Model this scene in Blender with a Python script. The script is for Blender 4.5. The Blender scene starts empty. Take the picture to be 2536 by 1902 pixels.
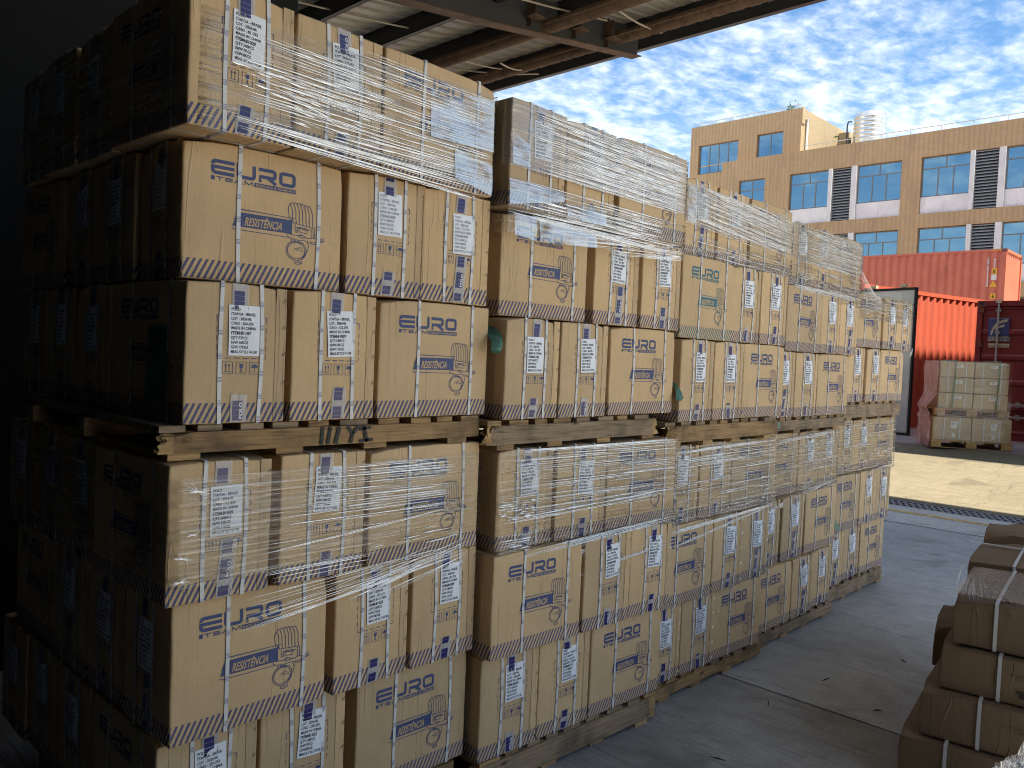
import bpy, bmesh, math, random
import numpy as np
from mathutils import Vector, Matrix, noise as mnoise

random.seed(7)
RNG = np.random.default_rng(7)
R = math.radians
scene = bpy.context.scene
COL = scene.collection

# ---------------------------------------------------------------- camera
CAMX, CAMY, CAMZ = -1.0050959, -2.2682296, 1.79798
YAW, PITCH, ROLL = 0.76788453, -0.03638861, 0.04212893
cam_d = bpy.data.cameras.new('camera')
cam_d.sensor_width = 36.0
cam_d.lens = 2004.63 / 2536 * 36.0
cam_d.clip_start = 0.05
cam_d.clip_end = 3000
cam = bpy.data.objects.new('camera', cam_d)
COL.objects.link(cam)
_f = Vector((math.cos(YAW) * math.cos(PITCH), math.sin(YAW) * math.cos(PITCH), math.sin(PITCH)))
_r = Vector((math.sin(YAW), -math.cos(YAW), 0))
_u = _r.cross(_f)
_c, _s = math.cos(ROLL), math.sin(ROLL)
_r, _u = _r * _c + _u * _s, _u * _c - _r * _s
cam.matrix_world = Matrix(((_r.x, _u.x, -_f.x, CAMX), (_r.y, _u.y, -_f.y, CAMY), (_r.z, _u.z, -_f.z, CAMZ), (0, 0, 0, 1)))
scene.camera = cam

# ---------------------------------------------------------------- light
SUN_EL, SUN_AZ = R(66), R(-89)          # direction TO the sun: almost along -y
sdir = Vector((math.cos(SUN_EL) * math.cos(SUN_AZ), math.cos(SUN_EL) * math.sin(SUN_AZ), math.sin(SUN_EL)))
sun_d = bpy.data.lights.new('sun', 'SUN')
sun_d.energy = 4.6
sun_d.angle = R(0.5)
sun_d.color = (1.0, 0.93, 0.80)
sun = bpy.data.objects.new('sun', sun_d)
sun.rotation_euler = sdir.to_track_quat('Z', 'Y').to_euler()
sun.location = (0, -20, 30)
COL.objects.link(sun)

world = bpy.data.worlds.new('World')
scene.world = world
world.use_nodes = True
wt = world.node_tree
wt.nodes.clear()


def N(t, typ, **kw):
    n = t.nodes.new(typ)
    for k, v in kw.items():
        if k.startswith('i_'):
            key = k[2:]
            key = int(key) if key.isdigit() else key
            n.inputs[key].default_value = v
        else:
            setattr(n, k, v)
    return n


def math_node(t, op, a, b=None, c=None, clamp=False):
    n = t.nodes.new('ShaderNodeMath')
    n.operation = op
    n.use_clamp = clamp
    for i, x in enumerate((a, b, c)):
        if x is None:
            continue
        if isinstance(x, (int, float)):
            n.inputs[i].default_value = x
        else:
            t.links.new(x, n.inputs[i])
    return n.outputs[0]


def mapr(t, x, a, b, c=0.0, d=1.0, smooth=False):
    n = t.nodes.new('ShaderNodeMapRange')
    n.clamp = True
    if smooth:
        n.interpolation_type = 'SMOOTHSTEP'
    n.inputs[1].default_value, n.inputs[2].default_value = a, b
    n.inputs[3].default_value, n.inputs[4].default_value = c, d
    t.links.new(x, n.inputs[0])
    return n.outputs[0]


def mixc(t, f, a, b, blend='MIX'):
    n = t.nodes.new('ShaderNodeMix')
    n.data_type = 'RGBA'
    n.blend_type = blend
    n.clamp_factor = True
    for i, x in ((0, f), (6, a), (7, b)):
        if isinstance(x, (int, float)):
            n.inputs[i].default_value = x
        elif isinstance(x, (tuple, list)):
            n.inputs[i].default_value = tuple(x) + ((1,) if len(x) == 3 else ())
        else:
            t.links.new(x, n.inputs[i])
    return n.outputs[2]


def tnoise(t, vec, scale, detail=4, rough=0.55, dist=0.0):
    n = N(t, 'ShaderNodeTexNoise')
    n.inputs['Scale'].default_value = scale
    n.inputs['Detail'].default_value = detail
    n.inputs['Roughness'].default_value = rough
    n.inputs['Distortion'].default_value = dist
    if vec is not None:
        t.links.new(vec, n.inputs['Vector'])
    return n.outputs['Fac']


def mapping(t, vec, scale=(1, 1, 1), rot=(0, 0, 0), loc=(0, 0, 0)):
    n = N(t, 'ShaderNodeMapping')
    n.inputs['Scale'].default_value = scale
    n.inputs['Rotation'].default_value = rot
    n.inputs['Location'].default_value = loc
    t.links.new(vec, n.inputs['Vector'])
    return n.outputs[0]


sky = N(wt, 'ShaderNodeTexSky', sky_type='NISHITA', sun_disc=False)
sky.sun_elevation = SUN_EL
sky.sun_rotation = R(90) - SUN_AZ
sky.air_density = 1.2
sky.dust_density = 0.6
sky.ozone_density = 1.6
tc = N(wt, 'ShaderNodeTexCoord')
sx = N(wt, 'ShaderNodeSeparateXYZ')
wt.links.new(tc.outputs['Generated'], sx.inputs[0])
zc = math_node(wt, 'MAXIMUM', sx.outputs[2], 0.03)
zc = math_node(wt, 'ADD', zc, 0.09)
cx = math_node(wt, 'DIVIDE', sx.outputs[0], zc)
cy = math_node(wt, 'DIVIDE', sx.outputs[1], zc)
cv = N(wt, 'ShaderNodeCombineXYZ')
wt.links.new(cx, cv.inputs[0])
wt.links.new(cy, cv.inputs[1])
m1 = mapping(wt, cv.outputs[0], (1.0, 1.35, 1), (0, 0, R(35)))
n1 = tnoise(wt, m1, 6.8, 6, 0.58, 0.30)
n2 = tnoise(wt, m1, 0.9, 3, 0.5, 0.3)
n3 = tnoise(wt, m1, 19.0, 4, 0.6, 0.3)
cl = math_node(wt, 'ADD', math_node(wt, 'MULTIPLY', n1, 0.62), math_node(wt, 'MULTIPLY', n2, 0.46))
cl = math_node(wt, 'ADD', cl, math_node(wt, 'MULTIPLY', n3, 0.30))
cov = mapr(wt, cl, 0.52, 0.93, 0, 1, True)
hz = mapr(wt, sx.outputs[2], 0.0, 0.32, 1.0, 0.0)
cov = math_node(wt, 'MAXIMUM', cov, math_node(wt, 'MULTIPLY', hz, 0.70))
SKY_STR = 0.070
skyc = mixc(wt, 1.0, sky.outputs[0], (0.54, 0.77, 0.95, 1), 'MULTIPLY')
cloudc = mixc(wt, n3, (5.9, 6.4, 6.8, 1), (7.3, 7.5, 7.6, 1))
fin = mixc(wt, math_node(wt, 'MULTIPLY', cov, 0.94), skyc, cloudc)
bg = N(wt, 'ShaderNodeBackground')
bg.inputs['Strength'].default_value = SKY_STR
wt.links.new(fin, bg.inputs['Color'])
wo = N(wt, 'ShaderNodeOutputWorld')
wt.links.new(bg.outputs[0], wo.inputs[0])

scene.view_settings.view_transform = 'Standard'
scene.view_settings.look = 'None'
scene.view_settings.exposure = 1.58
scene.view_settings.gamma = 1.0
scene.view_settings.use_curve_mapping = False
scene.render.engine = 'CYCLES'
cy_ = scene.cycles
cy_.use_denoising = True
cy_.filter_width = 1.1
cy_.max_bounces = 10
cy_.diffuse_bounces = 5
cy_.glossy_bounces = 4
cy_.transparent_max_bounces = 24
cy_.transmission_bounces = 6
cy_.caustics_reflective = False
cy_.caustics_refractive = False
cy_.sample_clamp_indirect = 6.0


# ---------------------------------------------------------------- materials
def new_mat(name):
    m = bpy.data.materials.new(name)
    m.use_nodes = True
    t = m.node_tree
    b = t.nodes['Principled BSDF']
    return m, t, b


def bump(t, b, h, strength=0.3, dist=0.01):
    n = N(t, 'ShaderNodeBump')
    n.inputs['Strength'].default_value = strength
    n.inputs['Distance'].default_value = dist
    t.links.new(h, n.inputs['Height'])
    t.links.new(n.outputs[0], b.inputs['Normal'])
    return n


def objc(t):
    return N(t, 'ShaderNodeTexCoord').outputs['Object']


def orand(t):
    return N(t, 'ShaderNodeObjectInfo').outputs['Random']


def simple(name, col, rough=0.6, metal=0.0, var=0.12, nscale=6.0, bmp=0.0, bscale=40.0, stretch=(1, 1, 1), spec=None):
    m, t, b = new_mat(name)
    o = mapping(t, objc(t), stretch)
    f = tnoise(t, o, nscale, 5, 0.6)
    lo = tuple(max(0, c * (1 - var * 1.6)) for c in col)
    hi = tuple(min(1, c * (1 + var)) for c in col)
    c = mixc(t, mapr(t, f, 0.3, 0.7), lo, hi)
    t.links.new(c, b.inputs['Base Color'])
    b.inputs['Roughness'].default_value = rough
    b.inputs['Metallic'].default_value = metal
    if spec is not None:
        b.inputs['Specular IOR Level'].default_value = spec
    if bmp:
        bump(t, b, tnoise(t, o, bscale, 4, 0.6), bmp, 0.01)
    return m


CARD = (0.645, 0.460, 0.262)
INK = (0.050, 0.072, 0.185)


def carton_mat(name, stripes=True, col=CARD, ink=INK, k=1.0):
    m, t, b = new_mat(name)
    o = objc(t)
    rnd = orand(t)
    off = N(t, 'ShaderNodeVectorMath', operation='ADD')
    t.links.new(o, off.inputs[0])
    cmb = N(t, 'ShaderNodeCombineXYZ')
    t.links.new(math_node(t, 'MULTIPLY', rnd, 31.0), cmb.inputs[0])
    t.links.new(math_node(t, 'MULTIPLY', rnd, 17.0), cmb.inputs[1])
    t.links.new(cmb.outputs[0], off.inputs[1])
    ov = off.outputs[0]
    f1 = tnoise(t, ov, 5.0, 4, 0.6)
    f2 = tnoise(t, ov, 160.0, 3, 0.6)
    base = mixc(t, mapr(t, f1, 0.3, 0.7), tuple(c * 0.90 for c in col), tuple(c * 1.06 for c in col))
    base = mixc(t, math_node(t, 'MULTIPLY', mapr(t, f2, 0.35, 0.75), 0.16), base, tuple(c * 0.72 for c in col))
    tint = mixc(t, rnd, (0.82, 0.83, 0.86), (1.08, 1.05, 1.0))
    flc = tnoise(t, mapping(t, ov, (130, 130, 1.5)), 1.0, 3, 0.6)
    base = mixc(t, mapr(t, flc, 0.45, 0.75, 0, 0.14), base, tuple(c * 0.6 for c in col))
    base = mixc(t, 1.0, base, tint, 'MULTIPLY')
    # scuffs and stains
    f3 = tnoise(t, mapping(t, ov, (1, 1, 2.4)), 9.0, 6, 0.7, 0.6)
    base = mixc(t, mapr(t, f3, 0.62, 0.80, 0, 0.45), base, tuple(c * 0.55 for c in col))
    s = N(t, 'ShaderNodeSeparateXYZ')
    t.links.new(o, s.inputs[0])
    if stripes:
        nn = N(t, 'ShaderNodeTexCoord').outputs['Normal']
        ns = N(t, 'ShaderNodeSeparateXYZ')
        t.links.new(nn, ns.inputs[0])
        nx = math_node(t, 'ROUND', ns.outputs[0])
        ny = math_node(t, 'ROUND', ns.outputs[1])
        u = math_node(t, 'SUBTRACT', math_node(t, 'MULTIPLY', s.outputs[1], nx), math_node(t, 'MULTIPLY', s.outputs[0], ny))
        u = math_node(t, 'SUBTRACT', u, math_node(t, 'MULTIPLY', s.outputs[2], 0.50))
        st = math_node(t, 'LESS_THAN', math_node(t, 'FRACT', math_node(t, 'DIVIDE', math_node(t, 'ADD', u, 4.0), 0.0188)), 0.47)
        band = math_node(t, 'LESS_THAN', s.outputs[2], 0.060)
        band = math_node(t, 'MULTIPLY', band, math_node(t, 'GREATER_THAN', s.outputs[2], 0.003))
        side = math_node(t, 'LESS_THAN', math_node(t, 'ABSOLUTE', ns.outputs[2]), 0.5)
        fac = math_node(t, 'MULTIPLY', math_node(t, 'MULTIPLY', st, band), side)
        fac = math_node(t, 'MULTIPLY', fac, mapr(t, f2, 0.25, 0.5, 0.72, 0.95))
        base = mixc(t, fac, base, ink)
    t.links.new(base, b.inputs['Base Color'])
    b.inputs['Roughness'].default_value = 0.72
    b.inputs['Specular IOR Level'].default_value = 0.28
    # flutes + long vertical creases + wobble
    fl = tnoise(t, mapping(t, ov, (90, 90, 2.0)), 1.0, 3, 0.6)
    cr = tnoise(t, mapping(t, ov, (16, 16, 1.1)), 1.0, 2, 0.5)
    crz = mapr(t, math_node(t, 'ABSOLUTE', math_node(t, 'SUBTRACT', cr, 0.5)), 0.0, 0.018, 1, 0, True)
    gate = mapr(t, tnoise(t, mapping(t, ov, (6, 6, 2.5)), 1.0, 2), 0.46, 0.58)
    crz = math_node(t, 'MULTIPLY', crz, gate)
    wob = tnoise(t, ov, 11.0, 3, 0.6)
    h = math_node(t, 'ADD', math_node(t, 'MULTIPLY', fl, 0.035 * k), math_node(t, 'MULTIPLY', crz, 0.24 * k))
    h = math_node(t, 'ADD', h, math_node(t, 'MULTIPLY', wob, 0.55 * k))
    bump(t, b, h, 0.7, 0.012)
    return m


def strap_mat():
    m, t, b = new_mat('strap_plastic')
    o = objc(t)
    s = N(t, 'ShaderNodeSeparateXYZ')
    t.links.new(o, s.inputs[0])
    rnd = orand(t)
    z = math_node(t, 'ADD', math_node(t, 'ADD', s.outputs[2], 3.0), math_node(t, 'MULTIPLY', rnd, 0.07))
    fr = math_node(t, 'FRACT', math_node(t, 'DIVIDE', z, 0.068))
    mk = math_node(t, 'LESS_THAN', fr, 0.24)
    sub = math_node(t, 'LESS_THAN', math_node(t, 'FRACT', math_node(t, 'DIVIDE', z, 0.0042)), 0.6)
    mk = math_node(t, 'MULTIPLY', mk, math_node(t, 'MULTIPLY', sub, 0.75))
    f = tnoise(t, mapping(t, o, (60, 60, 300)), 1.0, 2)
    c = mixc(t, f, (0.58, 0.57, 0.54), (0.76, 0.76, 0.75))
    c = mixc(t, mk, c, (0.11, 0.11, 0.26))
    t.links.new(c, b.inputs['Base Color'])
    b.inputs['Roughness'].default_value = 0.38
    bump(t, b, f, 0.25, 0.002)
    return m


def tape_mat():
    m, t, b = new_mat('clear_packing_tape')
    o = objc(t)
    b.inputs['Base Color'].default_value = (0.62, 0.60, 0.60, 1)
    b.inputs['Roughness'].default_value = 0.12
    b.inputs['Specular IOR Level'].default_value = 0.6
    f = tnoise(t, mapping(t, o, (30, 30, 9), (0.2, 0.3, 0.1)), 1.5, 4, 0.6, 0.8)
    bump(t, b, f, 0.9, 0.006)
    tr = N(t, 'ShaderNodeBsdfTransparent')
    mx = N(t, 'ShaderNodeMixShader')
    mx.inputs[0].default_value = 0.62
    t.links.new(tr.outputs[0], mx.inputs[1])
    t.links.new(b.outputs[0], mx.inputs[2])
    t.links.new(mx.outputs[0], t.nodes['Material Output'].inputs[0])
    return m


def film_mat(name, refl=0.10, haze=0.03, rough=0.08, bs=0.5, patch=False):
    """Clear film: mostly see-through, a little milky, glossy with long wrinkles."""
    m, t, b = new_mat(name)
    o = objc(t)
    uv = N(t, 'ShaderNodeTexCoord').outputs['UV']
    h1 = tnoise(t, mapping(t, uv, (2.2, 95, 1)), 1.0, 3, 0.55, 0.15)
    h2 = tnoise(t, mapping(t, uv, (3.0, 8, 1)), 1.0, 3, 0.5)
    h = math_node(t, 'ADD', math_node(t, 'MULTIPLY', h1, 0.5), math_node(t, 'MULTIPLY', h2, 2.2))
    bn = N(t, 'ShaderNodeBump')
    bn.inputs['Strength'].default_value = bs
    bn.inputs['Distance'].default_value = 0.012
    t.links.new(h, bn.inputs['Height'])
    gl = N(t, 'ShaderNodeBsdfGlossy')
    gl.inputs['Roughness'].default_value = rough
    gl.inputs['Color'].default_value = (0.95, 0.95, 0.95, 1)
    t.links.new(bn.outputs[0], gl.inputs['Normal'])
    df = N(t, 'ShaderNodeBsdfDiffuse')
    df.inputs['Color'].default_value = (0.8, 0.8, 0.8, 1)
    tr = N(t, 'ShaderNodeBsdfTransparent')
    tr.inputs['Color'].default_value = (0.985, 0.985, 0.98, 1)
    m1_ = N(t, 'ShaderNodeMixShader')
    m1_.inputs[0].default_value = haze
    t.links.new(tr.outputs[0], m1_.inputs[1])
    t.links.new(df.outputs[0], m1_.inputs[2])
    fr = N(t, 'ShaderNodeFresnel')
    fr.inputs['IOR'].default_value = 1.5
    t.links.new(bn.outputs[0], fr.inputs['Normal'])
    strk = mapr(t, h1, 0.50, 0.66, 0.12, 2.6)
    fac = math_node(t, 'ADD', math_node(t, 'MULTIPLY', fr.outputs[0], strk), refl)
    if patch:
        pn = tnoise(t, mapping(t, uv, (4.0, 75, 1), (0, 0, 0.03)), 1.0, 4, 0.6, 0.1)
        pl = tnoise(t, mapping(t, uv, (7.0, 9.0, 1)), 1.0, 2, 0.5)
        mk_ = mapr(t, math_node(t, 'ADD', math_node(t, 'MULTIPLY', pn, 0.55), math_node(t, 'MULTIPLY', pl, 0.75)), 0.50, 0.66, 0.0, 1.0)
        fac = math_node(t, 'MULTIPLY', fac, mk_)
        gl.inputs['Color'].default_value = (1.0, 0.97, 0.93, 1)
    fac = math_node(t, 'MINIMUM', fac, 0.85)
    m2_ = N(t, 'ShaderNodeMixShader')
    t.links.new(fac, m2_.inputs[0])
    t.links.new(m1_.outputs[0], m2_.inputs[1])
    t.links.new(gl.outputs[0], m2_.inputs[2])
    t.links.new(m2_.outputs[0], t.nodes['Material Output'].inputs[0])
    return m


def crease_mat(name='film_crease', alpha=0.97):
    m, t, b = new_mat(name)
    gl = N(t, 'ShaderNodeBsdfGlossy')
    gl.inputs['Roughness'].default_value = 0.22
    gl.inputs['Color'].default_value = (0.97, 0.97, 0.97, 1)
    df = N(t, 'ShaderNodeBsdfDiffuse')
    df.inputs['Color'].default_value = (0.95, 0.95, 0.95, 1)  # white mixed in so the sky's glint on the creases stays bright
    a = N(t, 'ShaderNodeMixShader')
    a.inputs[0].default_value = 0.45
    t.links.new(gl.outputs[0], a.inputs[1])
    t.links.new(df.outputs[0], a.inputs[2])
    tr = N(t, 'ShaderNodeBsdfTransparent')
    c = N(t, 'ShaderNodeMixShader')
    uv = N(t, 'ShaderNodeTexCoord').outputs['UV']
    f = tnoise(t, mapping(t, uv, (14, 40, 1)), 1.0, 3, 0.6)
    t.links.new(mapr(t, f, 0.30, 0.62, alpha * 0.35, alpha), c.inputs[0])
    t.links.new(tr.outputs[0], c.inputs[1])
    t.links.new(a.outputs[0], c.inputs[2])
    t.links.new(c.outputs[0], t.nodes['Material Output'].inputs[0])
    return m


def wood_mat(name, a, b_, dark, grain=(1.2, 26, 26)):
    m, t, b = new_mat(name)
    o = objc(t)
    rnd = orand(t)
    off = N(t, 'ShaderNodeVectorMath', operation='ADD')
    t.links.new(o, off.inputs[0])
    cmb = N(t, 'ShaderNodeCombineXYZ')
    t.links.new(math_node(t, 'MULTIPLY', rnd, 13.0), cmb.inputs[0])
    t.links.new(math_node(t, 'MULTIPLY', rnd, 7.0), cmb.inputs[2])
    t.links.new(cmb.outputs[0], off.inputs[1])
    ov = off.outputs[0]
    g = tnoise(t, mapping(t, ov, grain), 1.0, 5, 0.65, 1.2)
    g2 = tnoise(t, mapping(t, ov, (grain[0] * 4, grain[1] * 5, grain[2] * 5)), 1.0, 3, 0.6)
    p = tnoise(t, ov, 5.0, 4, 0.6)
    c = mixc(t, mapr(t, g, 0.3, 0.7), a, b_)
    c = mixc(t, mapr(t, g2, 0.52, 0.70, 0, 0.85), c, dark)
    c = mixc(t, mapr(t, p, 0.46, 0.70, 0, 0.75), c, dark)
    kn = N(t, 'ShaderNodeTexVoronoi')
    kn.inputs['Scale'].default_value = 3.4
    t.links.new(mapping(t, ov, (1, 2.2, 2.2)), kn.inputs['Vector'])
    c = mixc(t, mapr(t, kn.outputs['Distance'], 0.03, 0.10, 0.9, 0.0), c, tuple(x * 0.6 for x in dark))
    t.links.new(c, b.inputs['Base Color'])
    b.inputs['Roughness'].default_value = 0.85
    bump(t, b, math_node(t, 'ADD', g, math_node(t, 'MULTIPLY', g2, 0.6)), 0.6, 0.008)
    return m


def concrete_mat(name, col, var=0.25, marks=True, rough=0.75, bmp=0.35, broom=False):
    m, t, b = new_mat(name)
    o = objc(t)
    f = tnoise(t, o, 0.55, 6, 0.65)
    f2 = tnoise(t, o, 7.0, 6, 0.7)
    f3 = tnoise(t, mapping(t, o, (1, 1, 1)), 48.0, 4, 0.7)
    c = mixc(t, mapr(t, f, 0.3, 0.7), tuple(x * (1 - var) for x in col), tuple(x * (1 + var * 0.7) for x in col))
    c = mixc(t, mapr(t, f2, 0.40, 0.75, 0, 0.5), c, tuple(x * 0.62 for x in col))
    c = mixc(t, mapr(t, f3, 0.60, 0.72, 0, 0.55), c, tuple(min(1, x * 1.9) for x in col))
    c = mixc(t, mapr(t, f3, 0.42, 0.30, 0, 0.55), c, tuple(x * 0.4 for x in col))
    if marks:
        for rot, sc in ((0.6, 1.0), (-0.9, 1.3), (1.9, 0.8)):
            s = tnoise(t, mapping(t, o, (26 * sc, 1.6, 1), (0, 0, rot)), 1.0, 5, 0.7, 0.35)
            c = mixc(t, mapr(t, s, 0.58, 0.72, 0, 0.70), c, tuple(x * 0.38 for x in col))
            s2 = tnoise(t, mapping(t, o, (3.0, 34 * sc, 1), (0, 0, rot + 0.4)), 1.0, 4, 0.7, 0.2)
            c = mixc(t, mapr(t, s2, 0.66, 0.78, 0, 0.30), c, tuple(min(1, x * 1.55) for x in col))
    st_ = tnoise(t, mapping(t, o, (1, 1, 1), (0, 0, 0.3), (3.3, 1.7, 0)), 1.6, 4, 0.5, 0.8)
    c = mixc(t, mapr(t, st_, 0.62, 0.70, 0, 0.55), c, tuple(x * 0.42 for x in col))
    ck = N(t, 'ShaderNodeTexVoronoi', feature='DISTANCE_TO_EDGE')
    ck.inputs['Scale'].default_value = 0.42
    wv_ = N(t, 'ShaderNodeVectorMath', operation='ADD')
    nz_ = N(t, 'ShaderNodeTexNoise')
    nz_.inputs['Scale'].default_value = 2.2
    nz_.inputs['Detail'].default_value = 5
    t.links.new(o, nz_.inputs['Vector'])
    sc_ = N(t, 'ShaderNodeVectorMath', operation='SCALE')
    sc_.inputs['Scale'].default_value = 0.7
    t.links.new(nz_.outputs['Color'], sc_.inputs[0])
    t.links.new(o, wv_.inputs[0])
    t.links.new(sc_.outputs[0], wv_.inputs[1])
    t.links.new(wv_.outputs[0], ck.inputs['Vector'])
    c = mixc(t, mapr(t, ck.outputs['Distance'], 0.0, 0.005, 0.6 if not marks or col[0] > col[2] * 1.4 else 0.12, 0.0), c, tuple(x * 0.25 for x in col))
    t.links.new(c, b.inputs['Base Color'])
    rr = mapr(t, f2, 0.3, 0.7, rough - 0.18, rough + 0.12)
    t.links.new(rr, b.inputs['Roughness'])
    h = math_node(t, 'ADD', math_node(t, 'MULTIPLY', f2, 0.6), math_node(t, 'MULTIPLY', f3, 0.4))
    if broom:
        br = tnoise(t, mapping(t, o, (55, 1.2, 1), (0, 0, R(62))), 1.0, 3, 0.6, 0.3)
        h = math_node(t, 'ADD', h, math_node(t, 'MULTIPLY', br, 0.8))
    bump(t, b, h, bmp, 0.012)
    return m


def metal_paint(name, col, dirt=(0.10, 0.07, 0.05), rough=0.5, amt=0.45):
    m, t, b = new_mat(name)
    o = objc(t)
    f = tnoise(t, o, 1.2, 5, 0.6)
    f2 = tnoise(t, mapping(t, o, (3, 3, 0.5)), 2.4, 6, 0.7)
    c = mixc(t, mapr(t, f, 0.3, 0.7), tuple(x * 0.86 for x in col), tuple(min(1, x * 1.08) for x in col))
    c = mixc(t, mapr(t, f2, 0.55, 0.80, 0, amt), c, dirt)
    t.links.new(c, b.inputs['Base Color'])
    b.inputs['Roughness'].default_value = rough
    bump(t, b, f2, 0.12, 0.01)
    return m


M = {}
M['card'] = carton_mat('cardboard_printed')
M['card_teal'] = carton_mat('cardboard_printed_teal', ink=(0.045, 0.15, 0.19))
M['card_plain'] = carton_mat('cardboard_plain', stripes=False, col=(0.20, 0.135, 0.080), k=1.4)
M['card_pale'] = carton_mat('cardboard_pale', stripes=False, col=(0.56, 0.42, 0.25), k=0.6)
M['ink'] = simple('blue_ink', INK, 0.6, var=0.10, nscale=60)
M['ink_teal'] = simple('teal_ink', (0.045, 0.16, 0.21), 0.6, var=0.10, nscale=60)
M['ink_dark'] = simple('carton_dark_ink', (0.035, 0.025, 0.02), 0.7, var=0.1)
M['knock'] = simple('bare_cardboard_lettering', (0.60, 0.41, 0.21), 0.7, var=0.05, nscale=40)
M['paper'] = simple('label_paper', (0.86, 0.89, 0.94), 0.55, var=0.03, nscale=12, bmp=0.15, bscale=18)
M['black'] = simple('label_ink', (0.025, 0.025, 0.035), 0.6, var=0.05)
M['faded'] = simple('faded_label_ink', (0.36, 0.37, 0.42), 0.6, var=0.25, nscale=30)
M['navy'] = simple('tape_ink', (0.022, 0.020, 0.135), 0.28, var=0.15, nscale=30)
M['tapewhite'] = simple('tape_lettering', (0.78, 0.78, 0.80), 0.35, var=0.05)
M['strap'] = strap_mat()
M['strapwhite'] = simple('white_strap', (0.55, 0.55, 0.54), 0.35, var=0.06)
M['tape'] = tape_mat()
M['staple'] = simple('copper_staple', (0.72, 0.66, 0.55), 0.28, metal=1.0, var=0.1)
M['sleeve'] = simple('green_sleeve', (0.07, 0.20, 0.155), 0.35, var=0.2, nscale=14, bmp=0.3, bscale=14)
M['film'] = film_mat('stretch_film', 0.03, 0.010, 0.07, 0.75)
M['filmflat'] = film_mat('stretch_film_taut', 0.10, 0.09, 0.06, 0.6)
M['flap'] = film_mat('stretch_film_flap', 0.34, 0.02, 0.06, 0.22, True)
M['crease'] = crease_mat()
M['bag'] = film_mat('crumpled_film', 0.08, 0.14, 0.18, 0.5)
M['pinkfilm'] = _pk = simple('pink_film', (0.75, 0.33, 0.27), 0.3, var=0.2, nscale=8, bmp=0.8, bscale=12)
_t = _pk.node_tree
_tr = N(_t, 'ShaderNodeBsdfTransparent')
_tr.inputs['Color'].default_value = (1.0, 0.72, 0.66, 1)
_mx = N(_t, 'ShaderNodeMixShader')
_mx.inputs[0].default_value = 0.62
_t.links.new(_tr.outputs[0], _mx.inputs[1])
_t.links.new(_t.nodes['Principled BSDF'].outputs[0], _mx.inputs[2])
_t.links.new(_mx.outputs[0], _t.nodes['Material Output'].inputs[0])
M['wood'] = wood_mat('pallet_wood', (0.46, 0.29, 0.13), (0.30, 0.18, 0.08), (0.085, 0.055, 0.032))
M['woodgrey'] = wood_mat('weathered_wood', (0.38, 0.275, 0.17), (0.25, 0.175, 0.105), (0.075, 0.055, 0.038))
M['woodpale'] = wood_mat('split_wood', (0.58, 0.38, 0.17), (0.42, 0.26, 0.11), (0.15, 0.09, 0.045))
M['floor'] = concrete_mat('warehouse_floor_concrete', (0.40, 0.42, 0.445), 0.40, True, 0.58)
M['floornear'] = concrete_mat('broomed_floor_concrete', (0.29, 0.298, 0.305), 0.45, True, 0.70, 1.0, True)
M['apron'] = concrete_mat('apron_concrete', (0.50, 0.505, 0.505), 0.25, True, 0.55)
M['yard'] = concrete_mat('ramp_concrete', (0.185, 0.155, 0.098), 0.18, True, 0.9, 0.3)
M['yardbounce'] = concrete_mat('bounce_yard_concrete', (0.60, 0.565, 0.49), 0.12, False, 0.9, 0.3)  # unseen ground, kept pale to bounce sunlight on to the carton fronts
M['yardred'] = concrete_mat('yard_reddish_concrete', (0.34, 0.28, 0.27), 0.2, True, 0.9, 0.3)
M['land'] = concrete_mat('open_land', (0.45, 0.42, 0.35), 0.2, False, 0.95, 0.2)
M['yellow'] = simple('yellow_line_paint', (0.62, 0.42, 0.15), 0.8, var=0.35, nscale=9)
M['groove'] = simple('joint_dirt', (0.022, 0.020, 0.018), 0.95, var=0.2)
M['grate'] = simple('drain_iron', (0.19, 0.19, 0.21), 0.55, var=0.2)
M['roof'] = metal_paint('roof_sheet_paint', (0.50, 0.47, 0.40), (0.25, 0.21, 0.15), 0.5, 0.35)
M['steel'] = metal_paint('dark_steel', (0.055, 0.055, 0.057), (0.03, 0.022, 0.016), 0.6, 0.5)
M['rust'] = wood_mat('rusty_steel', (0.19, 0.115, 0.065), (0.13, 0.075, 0.042), (0.05, 0.03, 0.02), (1.0, 9, 9))
M['rod'] = simple('galvanised_rod', (0.50, 0.46, 0.34), 0.45, metal=0.3, var=0.1)
M['wallin'] = simple('warehouse_shade_black', (0.006, 0.0065, 0.007), 0.9, var=0.15, nscale=1.0)  # near-black colour carries the darkness of the unlit warehouse
M['red'] = metal_paint('container_red', (0.58, 0.165, 0.095), (0.20, 0.085, 0.055), 0.6, 0.60)
M['orange'] = metal_paint('container_orange', (0.55, 0.112, 0.058), (0.26, 0.075, 0.045), 0.6, 0.60)
M['maroon'] = metal_paint('container_maroon', (0.30, 0.040, 0.038), (0.16, 0.06, 0.05), 0.45, 0.35)
M['rail'] = metal_paint('container_frame', (0.20, 0.055, 0.038), (0.10, 0.05, 0.03), 0.55, 0.5)
M['whitepaint'] = simple('white_paint', (0.72, 0.71, 0.66), 0.5, var=0.10, nscale=2.5)
M['liner'] = simple('door_liner', (0.85, 0.85, 0.78), 0.4, var=0.08, nscale=2.5)
M['rubber'] = simple('black_rubber', (0.018, 0.018, 0.020), 0.6, var=0.1)
M['logoblue'] = simple('panel_blue', (0.085, 0.085, 0.24), 0.45, var=0.1)
M['logocream'] = simple('panel_cream', (0.72, 0.62, 0.42), 0.5, var=0.08)
M['yellowsign'] = simple('warning_yellow', (0.75, 0.42, 0.03), 0.5, var=0.1)
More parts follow.
